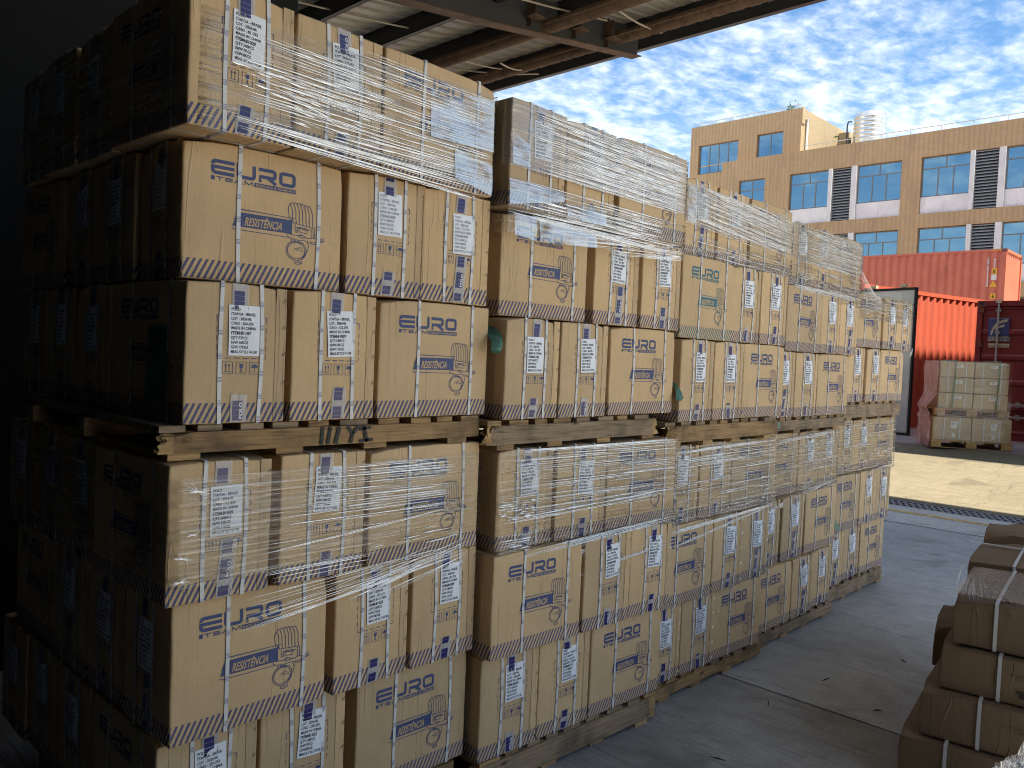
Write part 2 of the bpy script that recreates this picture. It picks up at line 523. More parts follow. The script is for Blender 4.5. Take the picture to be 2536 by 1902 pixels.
M['galv'] = simple('galvanised_steel', (0.52, 0.52, 0.50), 0.42, metal=0.6, var=0.15)
M['tank'] = simple('stainless_tank', (0.74, 0.73, 0.70), 0.24, metal=0.85, var=0.05, nscale=3)
M['spandrel'] = metal_paint('stained_white_render', (0.70, 0.69, 0.69), (0.27, 0.26, 0.27), 0.8, 0.55)
M['pillar'] = simple('white_pillar', (0.62, 0.62, 0.62), 0.75, var=0.08, nscale=2)
M['louvre'] = simple('grey_louvre', (0.30, 0.315, 0.325), 0.5, var=0.12)
M['frame'] = simple('window_frame_grey', (0.17, 0.175, 0.18), 0.5, var=0.08)
M['inside'] = simple('room_inside', (0.30, 0.31, 0.32), 0.9, var=0.4, nscale=0.8)
M['curtain'] = simple('window_blind', (0.45, 0.52, 0.58), 0.8, var=0.15, nscale=1.2, stretch=(1, 6, 0.3))
M['pipe'] = simple('black_pipe', (0.03, 0.03, 0.03), 0.5, var=0.1)
M['leaf'] = simple('leaf_green', (0.05, 0.12, 0.035), 0.6, var=0.4, nscale=6)
M['rimtop'] = simple('roof_edge', (0.30, 0.26, 0.2), 0.8, var=0.1)


def tile_mat(name, col, axis):
    """Ribbed facade tiling: vertical ribs and faint courses, all fine relief."""
    m, t, b = new_mat(name)
    o = objc(t)
    s = N(t, 'ShaderNodeSeparateXYZ')
    t.links.new(o, s.inputs[0])
    u = s.outputs[axis]
    rib = math_node(t, 'FRACT', math_node(t, 'DIVIDE', math_node(t, 'ADD', u, 200.0), 0.235))
    ribm = math_node(t, 'LESS_THAN', rib, 0.26)
    crs = math_node(t, 'FRACT', math_node(t, 'DIVIDE', s.outputs[2], 0.115))
    crm = math_node(t, 'LESS_THAN', crs, 0.14)
    f = tnoise(t, o, 0.35, 5, 0.6)
    f2 = tnoise(t, mapping(t, o, (1.3, 1.3, 0.25)), 1.2, 5, 0.65)
    tl = N(t, 'ShaderNodeTexWhiteNoise')
    tl.noise_dimensions = '3D'
    sn = N(t, 'ShaderNodeVectorMath', operation='SNAP')
    sn.inputs[1].default_value = (0.235, 0.235, 0.115)
    t.links.new(o, sn.inputs[0])
    t.links.new(sn.outputs[0], tl.inputs['Vector'])
    c = mixc(t, mapr(t, f, 0.3, 0.7), tuple(x * 0.90 for x in col), tuple(min(1, x * 1.07) for x in col))
    c = mixc(t, math_node(t, 'MULTIPLY', tl.outputs['Value'], 0.22), c, tuple(x * 0.62 for x in col))
    c = mixc(t, math_node(t, 'MULTIPLY', ribm, 0.26), c, tuple(x * 0.42 for x in col))
    c = mixc(t, math_node(t, 'MULTIPLY', crm, 0.12), c, tuple(x * 0.5 for x in col))
    c = mixc(t, mapr(t, f2, 0.54, 0.74, 0, 0.45), c, (0.20, 0.14, 0.09))
    t.links.new(c, b.inputs['Base Color'])
    b.inputs['Roughness'].default_value = 0.6
    h = math_node(t, 'ADD', math_node(t, 'MULTIPLY', ribm, -1.0), math_node(t, 'MULTIPLY', crm, -0.5))
    bump(t, b, h, 0.5, 0.02)
    return m


M['tile_front'] = tile_mat('ochre_ribbed_tile', (0.45, 0.305, 0.162), 1)
M['tile_side'] = tile_mat('ochre_ribbed_tile_side', (0.38, 0.285, 0.16), 0)


def glass_mat():
    m, t, b = new_mat('window_glass')
    gl = N(t, 'ShaderNodeBsdfGlossy')
    gl.inputs['Roughness'].default_value = 0.03
    gl.inputs['Color'].default_value = (0.36, 0.58, 0.72, 1)
    f = tnoise(t, objc(t), 0.8, 3)
    bn = N(t, 'ShaderNodeBump')
    bn.inputs['Strength'].default_value = 0.05
    t.links.new(f, bn.inputs['Height'])
    t.links.new(bn.outputs[0], gl.inputs['Normal'])
    tr = N(t, 'ShaderNodeBsdfTransparent')
    tr.inputs['Color'].default_value = (0.32, 0.52, 0.60, 1)
    mx = N(t, 'ShaderNodeMixShader')
    mx.inputs[0].default_value = 0.50
    t.links.new(tr.outputs[0], mx.inputs[1])
    t.links.new(gl.outputs[0], mx.inputs[2])
    t.links.new(mx.outputs[0], t.nodes['Material Output'].inputs[0])
    return m


M['glass'] = glass_mat()


# ---------------------------------------------------------------- mesh helpers
class MB:
    def __init__(self):
        self.v = []
        self.f = []
        self.mi = []
        self.uv = {}

    def add(self, verts, faces, mi=0):
        b = len(self.v)
        self.v += [tuple(p) for p in verts]
        self.f += [tuple(b + i for i in q) for q in faces]
        self.mi += [mi] * len(faces)
        return b

    def box(self, x0, x1, y0, y1, z0, z1, mi=0, mat=None):
        vs = [Vector((x, y, z)) for z in (z0, z1) for y in (y0, y1) for x in (x0, x1)]
        if mat is not None:
            vs = [mat @ p for p in vs]
        self.add(vs, [(0, 2, 3, 1), (4, 5, 7, 6), (0, 1, 5, 4), (2, 6, 7, 3), (0, 4, 6, 2), (1, 3, 7, 5)], mi)

    def tube(self, pts, r, n=8, mi=0, cap=True):
        pts = [Vector(p) for p in pts]
        rings = []
        for i, p in enumerate(pts):
            d = (pts[min(i + 1, len(pts) - 1)] - pts[max(i - 1, 0)]).normalized()
            a = d.cross(Vector((0, 0, 1)))
            if a.length < 1e-3:
                a = d.cross(Vector((1, 0, 0)))
            a.normalize()
            bb = d.cross(a)
            rr = r[i] if isinstance(r, (list, tuple)) else r
            rings.append([p + (a * math.cos(2 * math.pi * k / n) + bb * math.sin(2 * math.pi * k / n)) * rr for k in range(n)])
        b = len(self.v)
        for rg in rings:
            self.v += [tuple(q) for q in rg]
        for i in range(len(pts) - 1):
            for k in range(n):
                k2 = (k + 1) % n
                self.f.append((b + i * n + k, b + i * n + k2, b + (i + 1) * n + k2, b + (i + 1) * n + k))
                self.mi.append(mi)
        if cap:
            self.f.append(tuple(b + k for k in range(n))[::-1])
            self.f.append(tuple(b + (len(pts) - 1) * n + k for k in range(n)))
            self.mi += [mi, mi]

    def mesh(self, name, mats, smooth=False):
        me = bpy.data.meshes.new(name)
        me.from_pydata(self.v, [], self.f)
        for m in (mats if isinstance(mats, (list, tuple)) else [mats]):
            me.materials.append(m)
        me.polygons.foreach_set('material_index', self.mi)
        if smooth:
            me.polygons.foreach_set('use_smooth', [True] * len(self.f))
        me.update()
        return me


def link(name, me, parent=None, loc=None, rot=None, scale=None):
    o = bpy.data.objects.new(name, me)
    COL.objects.link(o)
    if parent is not None:
        o.parent = parent
    if loc is not None:
        o.location = loc
    if rot is not None:
        o.rotation_euler = rot
    if scale is not None:
        o.scale = scale
    return o


def tag(o, label=None, cat=None, group=None, kind=None):
    if label:
        o['label'] = label
    if cat:
        o['category'] = cat
    if group:
        o['group'] = group
    if kind:
        o['kind'] = kind
    return o


def build(name, mb, mats, parent=None, loc=None, rot=None, smooth=False):
    return link(name, mb.mesh(name, mats, smooth), parent, loc, rot)


# ---------------------------------------------------------------- flat print: glyphs, strokes
GL = {}


def glyph(ch, bold=0.0):
    k = (ch, bold)
    if k in GL:
        return GL[k]

    def grab(body):
        c = bpy.data.curves.new('t', 'FONT')
        c.body = body
        c.resolution_u = 2
        c.offset = bold
        o = bpy.data.objects.new('t', c)
        COL.objects.link(o)
        dg = bpy.context.evaluated_depsgraph_get()
        me = bpy.data.meshes.new_from_object(o.evaluated_get(dg))
        v = np.array([q.co[:2] for q in me.vertices]) if len(me.vertices) else np.zeros((0, 2))
        f = [tuple(p.vertices) for p in me.polygons]
        bpy.data.objects.remove(o)
        bpy.data.meshes.remove(me)
        bpy.data.curves.remove(c)
        return v, f
    v, f = grab(ch) if ch != ' ' else (np.zeros((0, 2)), [])
    w2 = grab('I' + ch + 'I')[0][:, 0].max() - grab('II')[0][:, 0].max()
    GL[k] = (v, f, w2)
    return GL[k]


class Print:
    """2-D artwork; every vertex gets (a, b) plus a height layer, later laid on a carton face."""

    def __init__(self):
        self.a = []
        self.lay = []
        self.f = []
        self.mi = []

    def add(self, vs, fs, mi=0, lay=0):
        b = len(self.a)
        self.a += [tuple(v) for v in vs]
        self.lay += [lay] * len(vs)
        self.f += [tuple(b + i for i in q) for q in fs]
        self.mi += [mi] * len(fs)

    def text(self, s, x, y, size, width=None, bold=0.0, shear=0.0, mi=0, lay=0, rot=0.0, sx=1.0):
        vs, fs, pen = [], [], 0.0
        for ch in s:
            v, f, w = glyph(ch, bold)
            b = len(vs)
            vs += [(pen + p[0], p[1]) for p in v]
            fs += [tuple(b + i for i in q) for q in f]
            pen += w
        k = (width / (pen * size)) if width else sx
        out = []
        cr, sr = math.cos(rot), math.sin(rot)
        for px, py in vs:
            qx, qy = (px * k + py * shear) * size, py * size
            out.append((x + qx * cr - qy * sr, y + qx * sr + qy * cr))
        self.add(out, fs, mi, lay)

    def rect(self, x0, x1, y0, y1, mi=0, lay=0, nx=1, ny=1, fn=None):
        vs = []
        for j in range(ny + 1):
            for i in range(nx + 1):
                p = (x0 + (x1 - x0) * i / nx, y0 + (y1 - y0) * j / ny)
                vs.append(fn(*p) if fn else p)
        fs = [(j * (nx + 1) + i, j * (nx + 1) + i + 1, (j + 1) * (nx + 1) + i + 1, (j + 1) * (nx + 1) + i) for j in range(ny) for i in range(nx)]
        self.add(vs, fs, mi, lay)

    def stroke(self, pts, w, mi=0, lay=0, closed=False):
        pts = [Vector((p[0], p[1])) for p in pts]
        n = len(pts)
        L, Rr = [], []
        for i, p in enumerate(pts):
            if closed:
                a, b = pts[i - 1], pts[(i + 1) % n]
            else:
                a, b = pts[max(i - 1, 0)], pts[min(i + 1, n - 1)]
            d = b - a
            d = d.normalized() if d.length > 1e-9 else Vector((1, 0))
            nn = Vector((-d.y, d.x))
            k = 1.0
            if 0 < i < n - 1 or closed:
                d1 = (p - (pts[i - 1])).normalized()
                cs = max(0.5, abs(d1.dot(d)))
                k = 1 / cs
            L.append(p + nn * w * 0.5 * k)
            Rr.append(p - nn * w * 0.5 * k)
        vs = L + Rr
        m = n if closed else n - 1
        fs = [(i + n, (i + 1) % n + n, (i + 1) % n, i) for i in range(m)]
        self.add(vs, fs, mi, lay)


CL, CW, CH = 0.53, 0.325, 0.41     # carton length, width, height
BUL = 0.004


def surf(face, a, b, off, seed=0.0):
    if face in ('+X', '-X'):
        W, D = CW / 2, CL / 2
    else:
        W, D = CL / 2, CW / 2
    bb = max(0.0, 1 - (a / W) ** 2) * max(0.0, 1 - ((b - CH / 2) / (CH / 2)) ** 2)
    d = D + BUL * bb + off
    return {'+X': (d, a, b), '-X': (-d, -a, b), '-Y': (a, -d, b), '+Y': (-a, d, b)}[face]


def print_mesh(name, pr, face, mats, off=0.0012, step=0.0005, fn=None):
    vs = []
    for (a, b), l in zip(pr.a, pr.lay):
        p = surf(face, a, b, off + step * l)
        vs.append(fn(p, a, b) if fn else p)
    me = bpy.data.meshes.new(name)
    me.from_pydata(vs, [], pr.f)
    for m in (mats if isinstance(mats, (list, tuple)) else [mats]):
        me.materials.append(m)
    me.polygons.foreach_set('material_index', pr.mi)
    me.update()
    return me


# carton bodies: rounded box with soft dents, several individuals
def carton_body(seed, L=CL, W=CW, H=CH, bul=BUL, dent=1.0, mat=None, name='carton', rr=0.005):
    def ax(h, n):
        inner = np.linspace(-h + 0.018, h - 0.018, n)
        return np.concatenate([[-h, -h + 0.0035, -h + 0.009], inner, [h - 0.009, h - 0.0035, h]])
    X, Y, Z = ax(L / 2, 9), ax(W / 2, 7), ax(H / 2, 8)
    nx, ny, nz = len(X), len(Y), len(Z)
    idx, vs = {}, []

    def vid(i, j, k):
        q = (i, j, k)
        if q not in idx:
            idx[q] = len(vs)
            vs.append((X[i], Y[j], Z[k]))
        return idx[q]
    fs = []
    for i in range(nx - 1):
        for j in range(ny - 1):
            fs.append((vid(i, j, 0), vid(i, j + 1, 0), vid(i + 1, j + 1, 0), vid(i + 1, j, 0)))
            fs.append((vid(i, j, nz - 1), vid(i + 1, j, nz - 1), vid(i + 1, j + 1, nz - 1), vid(i, j + 1, nz - 1)))
        for k in range(nz - 1):
            fs.append((vid(i, 0, k), vid(i + 1, 0, k), vid(i + 1, 0, k + 1), vid(i, 0, k + 1)))
            fs.append((vid(i, ny - 1, k), vid(i, ny - 1, k + 1), vid(i + 1, ny - 1, k + 1), vid(i + 1, ny - 1, k)))
    for j in range(ny - 1):
        for k in range(nz - 1):
            fs.append((vid(0, j, k), vid(0, j, k + 1), vid(0, j + 1, k + 1), vid(0, j + 1, k)))
            fs.append((vid(nx - 1, j, k), vid(nx - 1, j + 1, k), vid(nx - 1, j + 1, k + 1), vid(nx - 1, j, k + 1)))
    out = []
    rd = random.Random(seed)
    crush = [(sx_, sy_, rd.uniform(0, 0.017) * dent) for sx_ in (-1, 1) for sy_ in (-1, 1)]
    hx, hy, hz_ = L / 2, W / 2, H / 2
    for x, y, z in vs:
        q = Vector((max(-hx + rr, min(hx - rr, x)), max(-hy + rr, min(hy - rr, y)), max(-hz_ + rr, min(hz_ - rr, z))))
        d = Vector((x, y, z)) - q
        p = q + d.normalized() * rr if d.length > 1e-9 else Vector((x, y, z))
        bx = max(0, 1 - (y / hy) ** 2) * max(0, 1 - (z / hz_) ** 2)
        by = max(0, 1 - (x / hx) ** 2) * max(0, 1 - (z / hz_) ** 2)
        if abs(x) > hx - 0.002:
            p.x += math.copysign(bul * bx, x)
        if abs(y) > hy - 0.002:
            p.y += math.copysign(bul * by, y)
        # wavy vertical edges and crushed top corners
        ex, ey = max(0, 1 - (hx - abs(x)) / 0.03), max(0, 1 - (hy - abs(y)) / 0.03)
        w = mnoise.noise(Vector((seed * 3.1, z * 9, math.copysign(3, x) + math.copysign(7, y)))) * 0.004 * dent
        if ex > 0 and ey > 0:
            p.x += math.copysign(1, x) * min(0, w) * ex * ey
            p.y += math.copysign(1, y) * min(0, -w) * ex * ey
        tz = max(0, 1 - (hz_ - z) / 0.05)
        for sx_, sy_, am in crush:
            g = max(0, 1 - math.hypot((x - sx_ * hx) / 0.11, (y - sy_ * hy) / 0.11))
            p.z -= am * g * tz
            p.x -= sx_ * am * 0.5 * g * tz
            p.y -= sy_ * am * 0.5 * g * tz
        if z > hz_ - 0.002:
            p.z -= 0.003 * dent * (0.5 + mnoise.noise(Vector((x * 7, y * 7, seed)))) * (ex > 0 or ey > 0)
        out.append((p.x, p.y, p.z + H / 2))
    me = bpy.data.meshes.new(name)
    me.from_pydata(out, [], fs)
    me.materials.append(mat or M['card'])
    me.polygons.foreach_set('use_smooth', [True] * len(fs))
    me.update()
    return me


BODY = [carton_body(i) for i in range(9)]
BODY_TEAL = carton_body(4, mat=M['card_teal'])


# ---- logo artwork on the long face
def ub(u, v):
    return (u * CL - CL / 2, (1 - v) * CH)


def euro_logo():
    pr = Print()
    vt, vb = 0.130, 0.238          # capital band
    th = 0.0265                    # stroke in v

    def bar(u0, u1, v0, v1):
        x0, y0 = ub(u0, v1)
        x1, y1 = ub(u1, v0)
        pr.rect(x0, x1, y0, y1)

    def rounded(pts_uv, w):
        pr.stroke([ub(*p) for p in pts_uv], w)
    w = 0.0105
    hw = w / 2 / CL
    hv = w / 2 / CH

    def arc(cu, cv, ru, rv, a0, a1, n=5):
        return [(cu + ru * math.cos(R(a0 + (a1 - a0) * i / n)), cv - rv * math.sin(R(a0 + (a1 - a0) * i / n))) for i in range(n + 1)]
    # E: three bars joined by a rounded stem
    r_u, r_v = 0.016, 0.020
    tv, bv, mv = vt + hv, vb - hv, (vt + vb) / 2
    rounded([(0.289, tv)] + arc(0.155 + hw + r_u, tv + r_v, r_u, r_v, 90, 180) + [(0.155 + hw, vt + 0.036)], w)
    rounded([(0.289, bv)] + arc(0.155 + hw + r_u, bv - r_v, r_u, r_v, 270, 180) + [(0.155 + hw, mv)], w)
    bar(0.155, 0.289, mv - hv * 0.95, mv + hv * 0.95)
    # U
    rounded([(0.302 + hw, vt)] + arc(0.302 + hw + r_u, bv - r_v, r_u, r_v, 180, 270) + arc(0.418 - hw - r_u, bv - r_v, r_u, r_v, 270, 360) + [(0.418 - hw, vt)], w)
    # R
    rv_m = mv + 0.012
    rounded([(0.436, tv)] + arc(0.548 - hw - r_u, tv + 0.016, r_u, 0.016, 90, 0) + arc(0.548 - hw - r_u, rv_m - 0.016, r_u, 0.016, 0, -90) + [(0.436 + hw, rv_m), (0.436 + hw, vb)], w)
    rounded([(0.490, rv_m), (0.545, vb)], w)
    # O
    u0, u1 = 0.566 + hw, 0.672 - hw
    o = arc(u1 - r_u, tv + r_v, r_u, r_v, 90, 0) + arc(u1 - r_u, bv - r_v, r_u, r_v, 0, -90) + arc(u0 + r_u, bv - r_v, r_u, r_v, 270, 180) + arc(u0 + r_u, tv + r_v, r_u, r_v, 180, 90)
    pr.stroke([ub(*p) for p in o], w, closed=True)
    # small line: square, T E A M drawn wide, then the reversed strip
    v0, v1 = 0.250, 0.280
    bar(0.155, 0.176, v0, v1)
    s = 0.0030
    pr.stroke([ub(0.184, v0 + .004), ub(0.226, v0 + .004)], s)
    pr.stroke([ub(0.205, v0 + .006), ub(0.205, v1)], s)
    for vv in (v0 + .004, (v0 + v1) / 2, v1 - .004):
        pr.stroke([ub(0.236, vv), ub(0.280, vv)], s)
    pr.stroke([ub(0.290, v1), ub(0.315, v0), ub(0.340, v1)], s)
    pr.stroke([ub(0.352, v1), ub(0.352, v0), ub(0.376, v1 - .006), ub(0.400, v0), ub(0.400, v1)], s)
    x0, y0 = ub(0.411, v1 + .001)
    x1, y1 = ub(0.674, v0 - .001)
    pr.rect(x0, x1, y0, y1, 0, 0, 4, 1)
    pr.text('INJEÇÃO & IGNIÇÃO', x0 + 0.004, y0 + 0.0032, 0.0096, x1 - x0 - 0.008, 0.012, 0, 1, 1)
    return pr


def euro_picture():
    pr = Print()
    lw = 0.0020
    # banner with slanted left end
    a, b = ub(0.318, 0.484), ub(0.655, 0.484)
    c, d = ub(0.655, 0.589), ub(0.283, 0.589)
    n = 6
    vs, fs = [], []
    for i in range(n + 1):
        t = i / n
        vs.append((a[0] + (b[0] - a[0]) * t, a[1]))
        vs.append((d[0] + (c[0] - d[0]) * t, d[1]))
    fs = [(2 * i + 1, 2 * i + 3, 2 * i + 2, 2 * i) for i in range(n)]
    pr.add(vs, fs, 0, 0)
    tx, ty = ub(0.352, 0.574)
    pr.text('RESISTÊNCIA', tx, ty, 0.0350, 0.124, 0.022, 0.22, 1, 1)
    pr.stroke([ub(0.292, 0.545), ub(0.322, 0.462), ub(0.672, 0.468)], lw)
    pr.stroke([ub(0.280, 0.600), ub(0.290, 0.612), ub(0.640, 0.618)], lw)
    # coil windings
    for i in range(7):
        u = 0.640 + i * 0.0225
        top = 0.352 + abs(i - 2.2) * 0.0035
        bot = 0.500 + i * 0.003
        pts = []
        for k in range(9):
            q = k / 8
            pts.append(ub(u + 0.022 * math.sin(q * 1.7) + (0.018 * (1 - q) if i == 0 else 0) * 0 + 0.004 * math.sin(q * math.pi * 2), top + (bot - top) * q))
        pr.stroke(pts, lw)
        if i < 6:
            p2 = ub(u + 0.0225, 0.352 + abs(i + 1 - 2.2) * 0.0035)
            p1 = ub(u, top)
            pr.stroke([p1, ((p1[0] + p2[0]) / 2, max(p1[1], p2[1]) + 0.0035), p2], lw)
    pr.stroke([ub(0.640, 0.360), ub(0.628, 0.385), ub(0.628, 0.43), ub(0.640, 0.47), ub(0.668, 0.502)], lw)
    pr.stroke([ub(0.664, 0.502), ub(0.80, 0.520)], lw)
    # core, plates and bracket
    for pts in (
        [(0.676, 0.512), (0.676, 0.570), (0.690, 0.572), (0.690, 0.530), (0.745, 0.530), (0.780, 0.545)],
        [(0.704, 0.536), (0.700, 0.556), (0.712, 0.566), (0.755, 0.570), (0.760, 0.545), (0.704, 0.536)],
        [(0.790, 0.520), (0.790, 0.598), (0.806, 0.600), (0.806, 0.516)],
        [(0.622, 0.588), (0.634, 0.578), (0.640, 0.590), (0.690, 0.596), (0.720, 0.585), (0.760, 0.606), (0.800, 0.596), (0.840, 0.602), (0.872, 0.590), (0.876, 0.612), (0.835, 0.628), (0.780, 0.634), (0.752, 0.628), (0.700, 0.630), (0.640, 0.618), (0.622, 0.604), (0.622, 0.588)],
        [(0.700, 0.596), (0.728, 0.590), (0.744, 0.604), (0.720, 0.612), (0.700, 0.596)],
        [(0.655, 0.622), (0.655, 0.655)], [(0.672, 0.626), (0.674, 0.645), (0.740, 0.652)],
        [(0.760, 0.632), (0.770, 0.660), (0.765, 0.700), (0.742, 0.745), (0.730, 0.770)],
        [(0.780, 0.640), (0.800, 0.648), (0.830, 0.634)], [(0.845, 0.600), (0.858, 0.606), (0.858, 0.616)],
        [(0.682, 0.790), (0.682, 0.812), (0.700, 0.818), (0.728, 0.806), (0.726, 0.786)],
        [(0.690, 0.806), (0.708, 0.792), (0.720, 0.806)],
        [(0.672, 0.706), (0.690, 0.692), (0.704, 0.702), (0.688, 0.712)], [(0.700, 0.690), (0.716, 0.684), (0.722, 0.700)],
        [(0.712, 0.714), (0.728, 0.706), (0.736, 0.716)],
    ):
        pr.stroke([ub(*p) for p in pts], lw)
    for ru, rv, w in ((0.068, 0.075, lw), (0.058, 0.063, lw)):
        pts = [(0.688 + ru * math.cos(2 * math.pi * k / 28), 0.712 + rv * math.sin(2 * math.pi * k / 28)) for k in range(28)]
        pr.stroke([ub(*p) for p in pts], w, closed=True)
    return pr


def icons():
    pr = Print()

    def lb(u, v):
        return (u * CW - CW / 2, (1 - v) * CH)
    lw = 0.0013
    # dashed placement frame
    d0, d1, e0, e1 = 0.285, 0.775, 0.235, 0.535
    for u0, s_ in ((d0, 1), (d1, -1)):
        pr.stroke([lb(u0 + s_ * 0.04, e0), lb(u0, e0), lb(u0, e0 + 0.05)], lw * 1.3)
        pr.stroke([lb(u0 + s_ * 0.05, e1), lb(u0, e1), lb(u0, e1 - 0.03)], lw * 1.3)
        for k in range(3):
            v0 = e0 + 0.075 + k * 0.065
            pr.stroke([lb(u0, v0), lb(u0, v0 + 0.042)], lw * 1.3)
    for k in range(4):
        u0 = d0 + 0.085 + k * 0.085
        pr.stroke([lb(u0, e1), lb(u0 + 0.055, e1)], lw * 1.8)
    # three boxed symbols
    for k in range(3):
        c = 0.395 + k * 0.135
        x0, y0 = lb(c - 0.050, 0.647)
        x1, y1 = lb(c + 0.050, 0.562)
        pr.stroke([(x0, y0), (x1, y0), (x1, y1), (x0, y1)], lw, closed=True)
        w_, h_ = x1 - x0, y1 - y0

        def q(a, b):
            return (x0 + a * w_, y0 + b * h_)
        if k == 0:
            for ax_ in (0.34, 0.66):
                pr.stroke([q(ax_, 0.26), q(ax_, 0.82)], lw * 1.2)
                pr.add([q(ax_ - 0.11, 0.66), q(ax_ + 0.11, 0.66), q(ax_, 0.88)], [(0, 1, 2)])
            pr.stroke([q(0.2, 0.18), q(0.8, 0.18)], lw * 1.4)
        elif k == 1:
            pr.add([q(0.36, 0.48), q(0.64, 0.48), q(0.70, 0.86), q(0.30, 0.86)], [(0, 1, 2, 3)])
            pr.stroke([q(0.5, 0.50), q(0.5, 0.18)], lw * 2.2)
            pr.stroke([q(0.32, 0.16), q(0.68, 0.16)], lw * 1.6)
        else:
            vs = [q(0.5 + 0.34 * math.cos(R(a_)), 0.54 + 0.30 * math.sin(R(a_))) for a_ in range(0, 181, 20)]
            pr.add(vs, [tuple(range(len(vs)))])
            pr.stroke([q(0.5, 0.54), q(0.5, 0.22), q(0.42, 0.15), q(0.35, 0.22)], lw * 1.3)
    return pr


LOGO = print_mesh('brand_print', euro_logo(), '-Y', [M['ink'], M['knock']])
PICT = print_mesh('product_print', euro_picture(), '-Y', [M['ink'], M['knock']])
LOGO_T = print_mesh('brand_print', euro_logo(), '-Y', [M['ink_teal'], M['knock']])
PICT_T = print_mesh('product_print', euro_picture(), '-Y', [M['ink_teal'], M['knock']])
ICON = print_mesh('handling_symbols', icons(), '+X', [M['ink']])
ICON_B = print_mesh('handling_symbols', icons(), '-X', [M['ink']])


# ---- shipping label: paper sheet plus its lettering
def label_meshes(item, no, qty, nw, gw, face='+X', ink='black', dx=0.0, dz=0.0, tilt=0.0, wv=0):
    x0, x1 = -0.050, 0.050
    y0, y1 = 0.205, 0.352
    ca, sa = math.cos(tilt), math.sin(tilt)

    def tf(a, b):
        a_, b_ = a, b - 0.28
        return (a_ * ca - b_ * sa + dx + 0.013, a_ * sa + b_ * ca + 0.28 + dz)

    def wav(p, a, b):
        o = 0.0012 * math.sin(a * 60 + wv) * math.sin(b * 33 + wv * 2.3)
        if face == '+X':
            return (p[0] + 0.0012 + o, p[1], p[2])
        return (p[0] - 0.0012 - o, p[1], p[2])
    sh = Print()
    sh.rect(x0, x1, y0, y1, 0, 0, 5, 7, tf)
    paper = print_mesh('label', sh, face, [M['paper']], 0.0022, fn=wav)
    tx = Print()
    lines = [('POLO', 0), ('ITAPOA - BRASIL', 0), ('LOT : 2024-06', 0), ('C/NO : %s' % no, 0), ('MADE IN CHINA', 0), ('ITEM:%s' % item, 1),
             ('QTY:%dPCS' % qty, 0), ('N/W:%dKGS' % nw, 0), ('G/W:%dKGS' % gw, 0), ('MEAS.:53*32.5*41CM', 2)]
    for i, (s, k) in enumerate(lines):
        yy = y1 - 0.0165 - i * 0.0136 - (0.001 if i > 4 else 0)
        if k == 1:
            tx.text(s, x0 + 0.007, yy, 0.0132, None, 0.035, 0, sx=1.0)
        elif k == 2:
            tx.text(s, x0 + 0.007, yy, 0.0118, 0.084, 0.018)
        else:
            tx.text(s, x0 + 0.007, yy, 0.0122, None, 0.020, 0, sx=0.88)
    tx.a = [tf(*p) for p in tx.a]
    text = print_mesh('label_text', tx, face, [M[ink]], 0.0030, fn=wav)
    return paper, text


# ---- packing tape: clear strip and its blue print
def tape_meshes(top, face='+X', var=0):
    rd = random.Random(var * 5 + (1 if top else 0))
    w = 0.026
    dx = rd.uniform(-0.006, 0.014)
    lean = rd.uniform(-0.012, 0.012)
    if top:
        b0, b1 = 0.335 + rd.uniform(-0.012, 0.012), 0.4075
    else:
        b0, b1 = 0.004, rd.choice((0.085, 0.105, 0.150, 0.175))

    def tf(a, b):
        return (a + dx + lean * (b - b0) / 0.1, b)

    def wav(p, a, b):
        o = 0.0014 * abs(math.sin(a * 85 + var * 1.7)) * (0.4 + 0.6 * math.sin(b * 70 + var))
        k = 1 if face == '+X' else -1
        return (p[0] + k * (0.0016 + max(0, o)), p[1], p[2])
    t = Print()
    n = 10
    jag = [rd.uniform(-0.004, 0.004) for _ in range(9)]

    def tfj(a, b):
        if not top and abs(b - b1) < 1e-6:
            b = b + jag[int((a + w) / (2 * w) * 8 + 0.5) % 9]
        return tf(a, b)
    t.rect(-w, w, b0, b1, 0, 0, 8, n, tfj)
    sheet = print_mesh('packing_tape', t, face, [M['tape']], 0.0012, fn=wav)
    p = Print()
    y = b0 + rd.uniform(-0.03, 0.004)
    while y < b1 - 0.004:
        for k in range(4):
            ya, yb = y + k * 0.0148, y + k * 0.0148 + 0.0138
            ya_, yb_ = max(ya, b0 + 0.001), min(yb, b1 - 0.001)
            if yb_ - ya_ > 0.003:
                vs = [tf(-0.019, ya_ + 0.005 * 0), tf(0.013, ya_), tf(0.013, yb_), tf(-0.019, yb_)]
                p.add(vs, [(0, 1, 2, 3)], 0, 0)
        if y > b0 and y + 0.058 < b1:
            pp = Print()
            pp.text('POLO', 0.0115, y + 0.004, 0.0150, 0.050, 0.03, 0, 1, 1, R(90))
            p.add([tf(*q) for q in pp.a], pp.f, 1, 1)
        y += 0.078
    pr = print_mesh('tape_print', p, face, [M['navy'], M['tapewhite']], 0.0022, fn=wav)
    return sheet, pr


TAPE = {}
for face in ('+X', '-X'):
    for top in (True, False):
        TAPE[(face, top)] = [tape_meshes(top, face, v) for v in range(6)]


